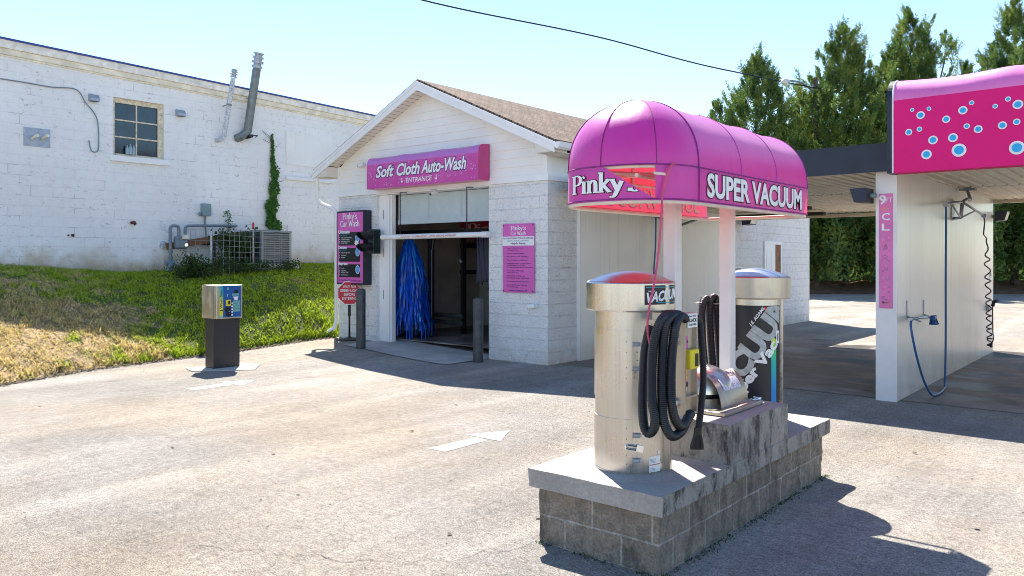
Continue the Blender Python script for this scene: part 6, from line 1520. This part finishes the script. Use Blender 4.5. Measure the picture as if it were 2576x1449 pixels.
# ================================================================ THE WASH SELECT KIOSK
kx0, kx1, ky0, ky1, kz0, kz1 = -11.93, -11.47, 6.35, 6.80, .805, 1.335
kp = thing('pay_kiosk', 'stainless and blue pay kiosk on a black pedestal beside the grass', 'kiosk', (-11.7, 6.58, 0))
m = MB(); m.box(-11.83, -11.57, 6.356, 6.80 + .01, .0, kz0 - .001); m.build('pedestal', 'kiosk_black', kp, bevel=.006)
m = MB(); m.box(kx0, kx1, ky0, ky1, kz0, kz1); m.build('cabinet', 'kiosk_steel', kp, bevel=.006)
m = MB(); m.box(kx1 - .09, kx1 - .086, ky0 - .003, ky0 - .001, kz0 + .005, kz1 - .005)
m.box(kx1 + .001, kx1 + .004, ky0 + .11, ky1 - .03, kz0 + .02, kz1 - .012); m.build('front_overlay', 'kiosk_blue', kp)
m = MB(); m.box(kx1 + .001, kx1 + .0042, ky0 + .05, ky0 + .11, kz0 + .02, kz1 - .012); m.build('stripe', 'kstripe', kp)
X = kx1 + .0050
m = MB(); text(m, 'Wash Select', (X + .001, ky0 + .096, (kz0 + kz1) / 2 + .07), (0, 0, 1), (0, -1, 0), .040, width=.34, offset=.022); m.build('lettering', 'purple', kp)
m = MB(); m.box(X, X + .02, ky0 + .155, ky0 + .235, kz0 + .20, kz0 + .30); m.build('coin_bezel', 'yellow', kp, bevel=.004)
m = MB(); m.box(X + .0205, X + .022, ky0 + .185, ky0 + .222, kz0 + .225, kz0 + .28); m.box(X, X + .002, ky0 + .30, ky0 + .37, kz0 + .40, kz0 + .45); m.box(X, X + .002, ky0 + .14, ky0 + .24, kz0 + .11, kz0 + .18); m.box(X, X + .002, ky0 + .055, ky0 + .105, kz0 + .125, kz0 + .14); m.tube([(X, ky0 + .20, kz0 + .07), (X + .01, ky0 + .20, kz0 + .07)], .045, 14); m.build_each('slot', 'black', kp)
M['palegreen'] = simple('pale_green_label', (.16, .38, .36), .5)
m = MB()
for k in range(4): m.box(X, X + .0018, ky0 + .275, ky0 + .405, kz0 + .105 + k * .046, kz0 + .143 + k * .046)
m.box(X, X + .0018, ky0 + .265, ky0 + .385, kz0 + .36, kz0 + .395); m.build_each('price_label', 'palegreen', kp)
m = MB()
for k in range(5): m.tube([(X, ky0 + .262, kz0 + .055 + k * .046), (X + .008, ky0 + .262, kz0 + .055 + k * .046)], .013, 12)
m.tube([(X, ky0 + .21, kz0 + .11), (X + .008, ky0 + .21, kz0 + .11)], .011, 12); m.box(X + .002, X + .003, ky0 + .30, ky0 + .36, kz0 + .29, kz0 + .345); m.box(X, X + .0018, ky0 + .28, ky0 + .375, kz0 + .33, kz0 + .345); m.box(X, X + .002, ky0 + .185, ky0 + .192, kz0 + .35, kz0 + .39)
m.build('button', 'white', kp)
m = MB(); m.box(X, X + .0015, ky0 + .175, ky0 + .205, kz0 + .455, kz0 + .495); m.build('logo', 'palegreen', kp)
m = MB(); kc = [(-12.0, 6.12), (-11.62, 6.02), (-11.02, 6.75), (-11.5, 7.15), (-12.0, 6.9)]; m.prism([(x, y, .001) for x, y in kc], (0, 0, .012)); tag(m.build('kiosk_pad', 'pad'), 'thin pale concrete pad under the pay kiosk', 'concrete pad')

# ================================================================ OVERHEAD WIRE, STREET LAMP, TREES
A = P(960, -30, d=16); B = P(2250, 250, d=41); pts = []
for i in range(41):
    u = i / 40; p = A.lerp(B, u); p.z -= 1.2 * math.sin(math.pi * u) * .9; pts.append(p)
def wire_pt(px): return None
# end points chosen so that the hanging cable passes over the gable
A = P(1062, 0, d=31); Bm = P(1500, 92, d=33); Cq = P(1830, 177, d=36); Dq = P(2240, 245, d=44)
pre = A + (A - Bm) * .9 + Vector((0, 0, .6))
tag(MB().tube(smooth_path([pre, A, Bm, Cq, Dq, Dq + (Dq - Cq) * .8 + Vector((0, 0, 2))], 14), .03, 6).build('overhead_wire', 'black'), 'black overhead wire crossing the sky from the top centre to the trees', 'wire')
lp = P(2052, 195, d=40.5); t = thing('street_lamp', 'pale cobra-head street lamp on a pole half hidden in the trees', 'street lamp', (lp.x, lp.y, 0))
m = MB(); m.tube([(lp.x, lp.y, 0), (lp.x, lp.y, lp.z)], [.16, .11], 12); m.build('pole', 'bark', t)
hd = P(1975, 205, d=37.5); m = MB(); m.tube(smooth_path([(lp.x, lp.y, P(2052, 240, d=40.5).z), P(2040, 225, d=40), P(2015, 208, d=39), P(1988, 203, d=38)], 5), .05, 8); m.build('arm', 'grey_paint', t)
dv = (P(1990, 203, d=38) - hd).normalized(); M['lamphead'] = simple('pale_lamp_head', (.62, .62, .58), .4)
m = MB(); pp = [hd - dv * .32 + dv * .8 * k / 10 for k in range(11)]; rad = [.05, .12, .15, .16, .155, .145, .13, .11, .09, .07, .06]; m.tube(pp, rad, 14); m.build('lamp_head', 'lamphead', t)
m = MB(); m.lathe((hd.x, hd.y, hd.z - .14), [(.13, .03), (.12, -.02), (.07, -.05), (0, -.06)], 16); m.build('lens', 'cream', t)

def cypress(cx, cy, z0, h, rad, seed, lab, tops=((0, 0, 1.0),), n=230, fine=1.0):
    rr = random.Random(seed); t = thing('cypress_tree', lab, 'tree', (cx, cy, z0), 'tall evergreen trees behind the wash bays')
    tk = MB(); tk.tube([(cx, cy, z0 - .3), (cx, cy, z0 + h * .5), (cx + tops[0][0] * .6, cy, z0 + h * .86)], [.20, .13, .03], 8)
    for tx, ty, th in tops[1:]: tk.tube([(cx, cy, z0 + h * .3), (cx + tx, cy + ty, z0 + h * th * .9)], [.11, .03], 6)
    mbt = tk.build('trunk', 'bark', t)
    V = []; F = []
    def spray(p, d, L, w_, q):                # a flat feathery spray of small faces
        side = d.cross(Vector((rr.gauss(0, 1), rr.gauss(0, 1), rr.gauss(0, 1)))).normalized()
        for k in range(q):
            u = (k + rr.random()) / q; b = p + d * L * u; wv = w_ * (1 - u) ** .7 * (.6 + .4 * min(1, u * 5))
            for s_ in (-1, 1):
                o = (side * s_ * .8 + d * .9 + Vector((rr.gauss(0, .25), rr.gauss(0, .25), rr.gauss(0, .25)))).normalized(); l = wv * rr.uniform(.7, 1.25) + .05
                e = b + o * l; sd2 = o.cross(d + side * .2).normalized().cross(o) * l * .15 + Vector((rr.gauss(0, 1), rr.gauss(0, 1), rr.gauss(0, 1))) * l * .07
                i = len(V); V.extend([tuple(b), tuple(b + o * l * .55 + sd2), tuple(e), tuple(b + o * l * .45 - sd2)]); F.append((i, i + 1, i + 2, i + 3))
    for k in range(n):
        tx, ty, th = tops[0] if rr.random() < (.55 if len(tops) > 1 else 1) else tops[rr.randrange(len(tops))]
        H_ = h * th; f = (k + rr.random()) / n; zf = 1 - (1 - f) ** 1.0; zf = 1 - .88 * rr.random() ** .72
        z = z0 + .3 + (H_ - .3) * zf; e = (1 - zf)
        rmax = rad * (min(1, e * 1.8) ** .85) * (.88 + .25 * math.sin(zf * 17 + seed)) * (1.05 if len(tops) == 1 else .85)
        axx = cx + tx * min(1, zf * 1.4); axy = cy + ty * min(1, zf * 1.4)
        a = rr.uniform(0, 6.283); rin = rmax * rr.uniform(.35, .85); up = .6 + 1.9 * zf ** 2
        arm = rr.random() < .16
        base = Vector((axx + math.cos(a) * rin, axy + math.sin(a) * rin, z - .1)); d = Vector((math.cos(a), math.sin(a), up + rr.uniform(-.1, .3))).normalized()
        L = (.30 + 1.1 * e ** .6) * rr.uniform(.75, 1.5) * (1.7 if arm else 1)
        m_ = int(11 * fine)
        for j in range(m_):
            u = j / m_; b = base + d * L * u * .8; dd = (d + Vector((rr.gauss(0, .38), rr.gauss(0, .38), rr.gauss(.12, .25))) * (1.1 - u * .6)).normalized()
            spray(b, dd, L * .6 * (1.15 - .6 * u), (.10 + .08 * min(1, e * 3)) * (1.2 - .5 * u), 7)
    for tx, ty, th in tops:                   # leader shoots
        p = Vector((cx + tx, cy + ty, z0 + h * th - 1.3))
        for j in range(12):
            u = j / 12; dd = Vector((rr.gauss(0, .55) * (1 - u), rr.gauss(0, .55) * (1 - u), 1)).normalized(); spray(p + Vector((0, 0, u * 1.1)), dd, .6 - .25 * u, .10, 8)
    m = MB(); m.raw(V, F); m.build('crown', 'cypress', t)
def tree_at(px, topy, rad, seed, lab, tops, d=41, n=230):
    n = int(n * 1.9); rad *= 1.12
    b = P(px, 700, d=d); z0 = .75; h = P(px, topy, d=d).z - z0; cypress(b.x, b.y, z0, h, rad, seed, lab, tops, n)
TT = 'evergreen tree'
def off(px_off, d=41): v = Vector((CS, SN, 0)) * px_off * d / 1958; return v.x, v.y
tree_at(1800, 262, 2.0, 1, 'lowest evergreen tree, at the left end of the row, mostly behind the magenta canopy', ((0, 0, 1),), n=150)
tree_at(1902, 140, 2.9, 2, 'twin-topped evergreen tree directly behind the overhead wire, second from the left', ((0, 0, 1), (*off(32), .985), (*off(-70), .74), (*off(70), .80)), n=430)
tree_at(2020, 235, 2.2, 3, 'short evergreen tree filling the gap behind the street lamp', ((0, 0, 1),), d=43, n=200)
tree_at(2125, 68, 3.0, 4, 'tall dense evergreen tree right of the street lamp, above the dark roof edge', ((0, 0, 1), (*off(-37), .955), (*off(48), .92), (*off(-88), .82)), n=520)
tree_at(2215, 170, 2.2, 5, 'shorter evergreen tree between two tall ones, just left of the bubble sign', ((0, 0, 1), (*off(20), .94)), d=43, n=230)
tree_at(2290, 32, 2.9, 6, 'three-topped evergreen tree rising behind the left end of the bubble sign', ((0, 0, 1), (*off(45), .955), (*off(88), .92), (*off(-55), .85)), n=520)
tree_at(2425, 165, 2.4, 7, 'low evergreen tree barely showing above the bubble sign', ((0, 0, 1), (*off(50), .98)), d=43, n=230)
tree_at(2552, -5, 2.8, 8, 'tallest evergreen tree, cut by the right edge of the picture', ((0, 0, 1), (*off(45), .95), (*off(-60), .83)), n=430)
tree_at(2680, 60, 2.8, 9, 'evergreen tree seen under the roof at the far right end of the row', ((0, 0, 1),), n=230)
# dense lower screen under the trees
rr = random.Random(77); V = []; F = []
for i in range(30000):
    px = rr.uniform(1990, 2700) if rr.random() < .9 else rr.uniform(1850, 2700); d = 38.9 + abs(rr.gauss(0, 1.2)); zf = rr.random(); p = P(px, 600, d=d + .8 * math.sin(px * .05) * 1.0); p.z = .7 + 6.2 * zf
    if zf < .12 and rr.random() < .6: continue
    l = rr.uniform(.10, .24); o = Vector((rr.gauss(0, .6), rr.gauss(0, .6), rr.gauss(.5, .5))).normalized(); s_ = o.cross(Vector((rr.gauss(0, 1), rr.gauss(0, 1), rr.gauss(0, 1)))).normalized() * l * .35
    k = len(V); V += [tuple(p - o * l), tuple(p + s_), tuple(p + o * l), tuple(p - s_)]; F.append((k, k + 1, k + 2, k + 3))
m = MB(); m.raw(V, F); 
# a plain sheet added behind the leaves keeps daylight from leaking through
c0_ = P(1800, 0, d=42.5); c1_ = P(2900, 0, d=42.5)
for i in range(60):
    a = c0_.lerp(c1_, i / 60); b = c0_.lerp(c1_, (i + 1) / 60); wv = lambda p: .4 * math.sin(p.x * 1.3)
    for j in range(5): m.face([(a.x, a.y + wv(a), .6 + j * 1.0), (b.x, b.y + wv(b), .6 + j * 1.0), (b.x, b.y + wv(b) + .1, 1.6 + j * 1.0), (a.x, a.y + wv(a) + .1, 1.6 + j * 1.0)])
o = m.build('evergreen_hedge', 'cypress'); stuff(o, 'dense dark evergreen undergrowth behind the wash bays', 'hedge')
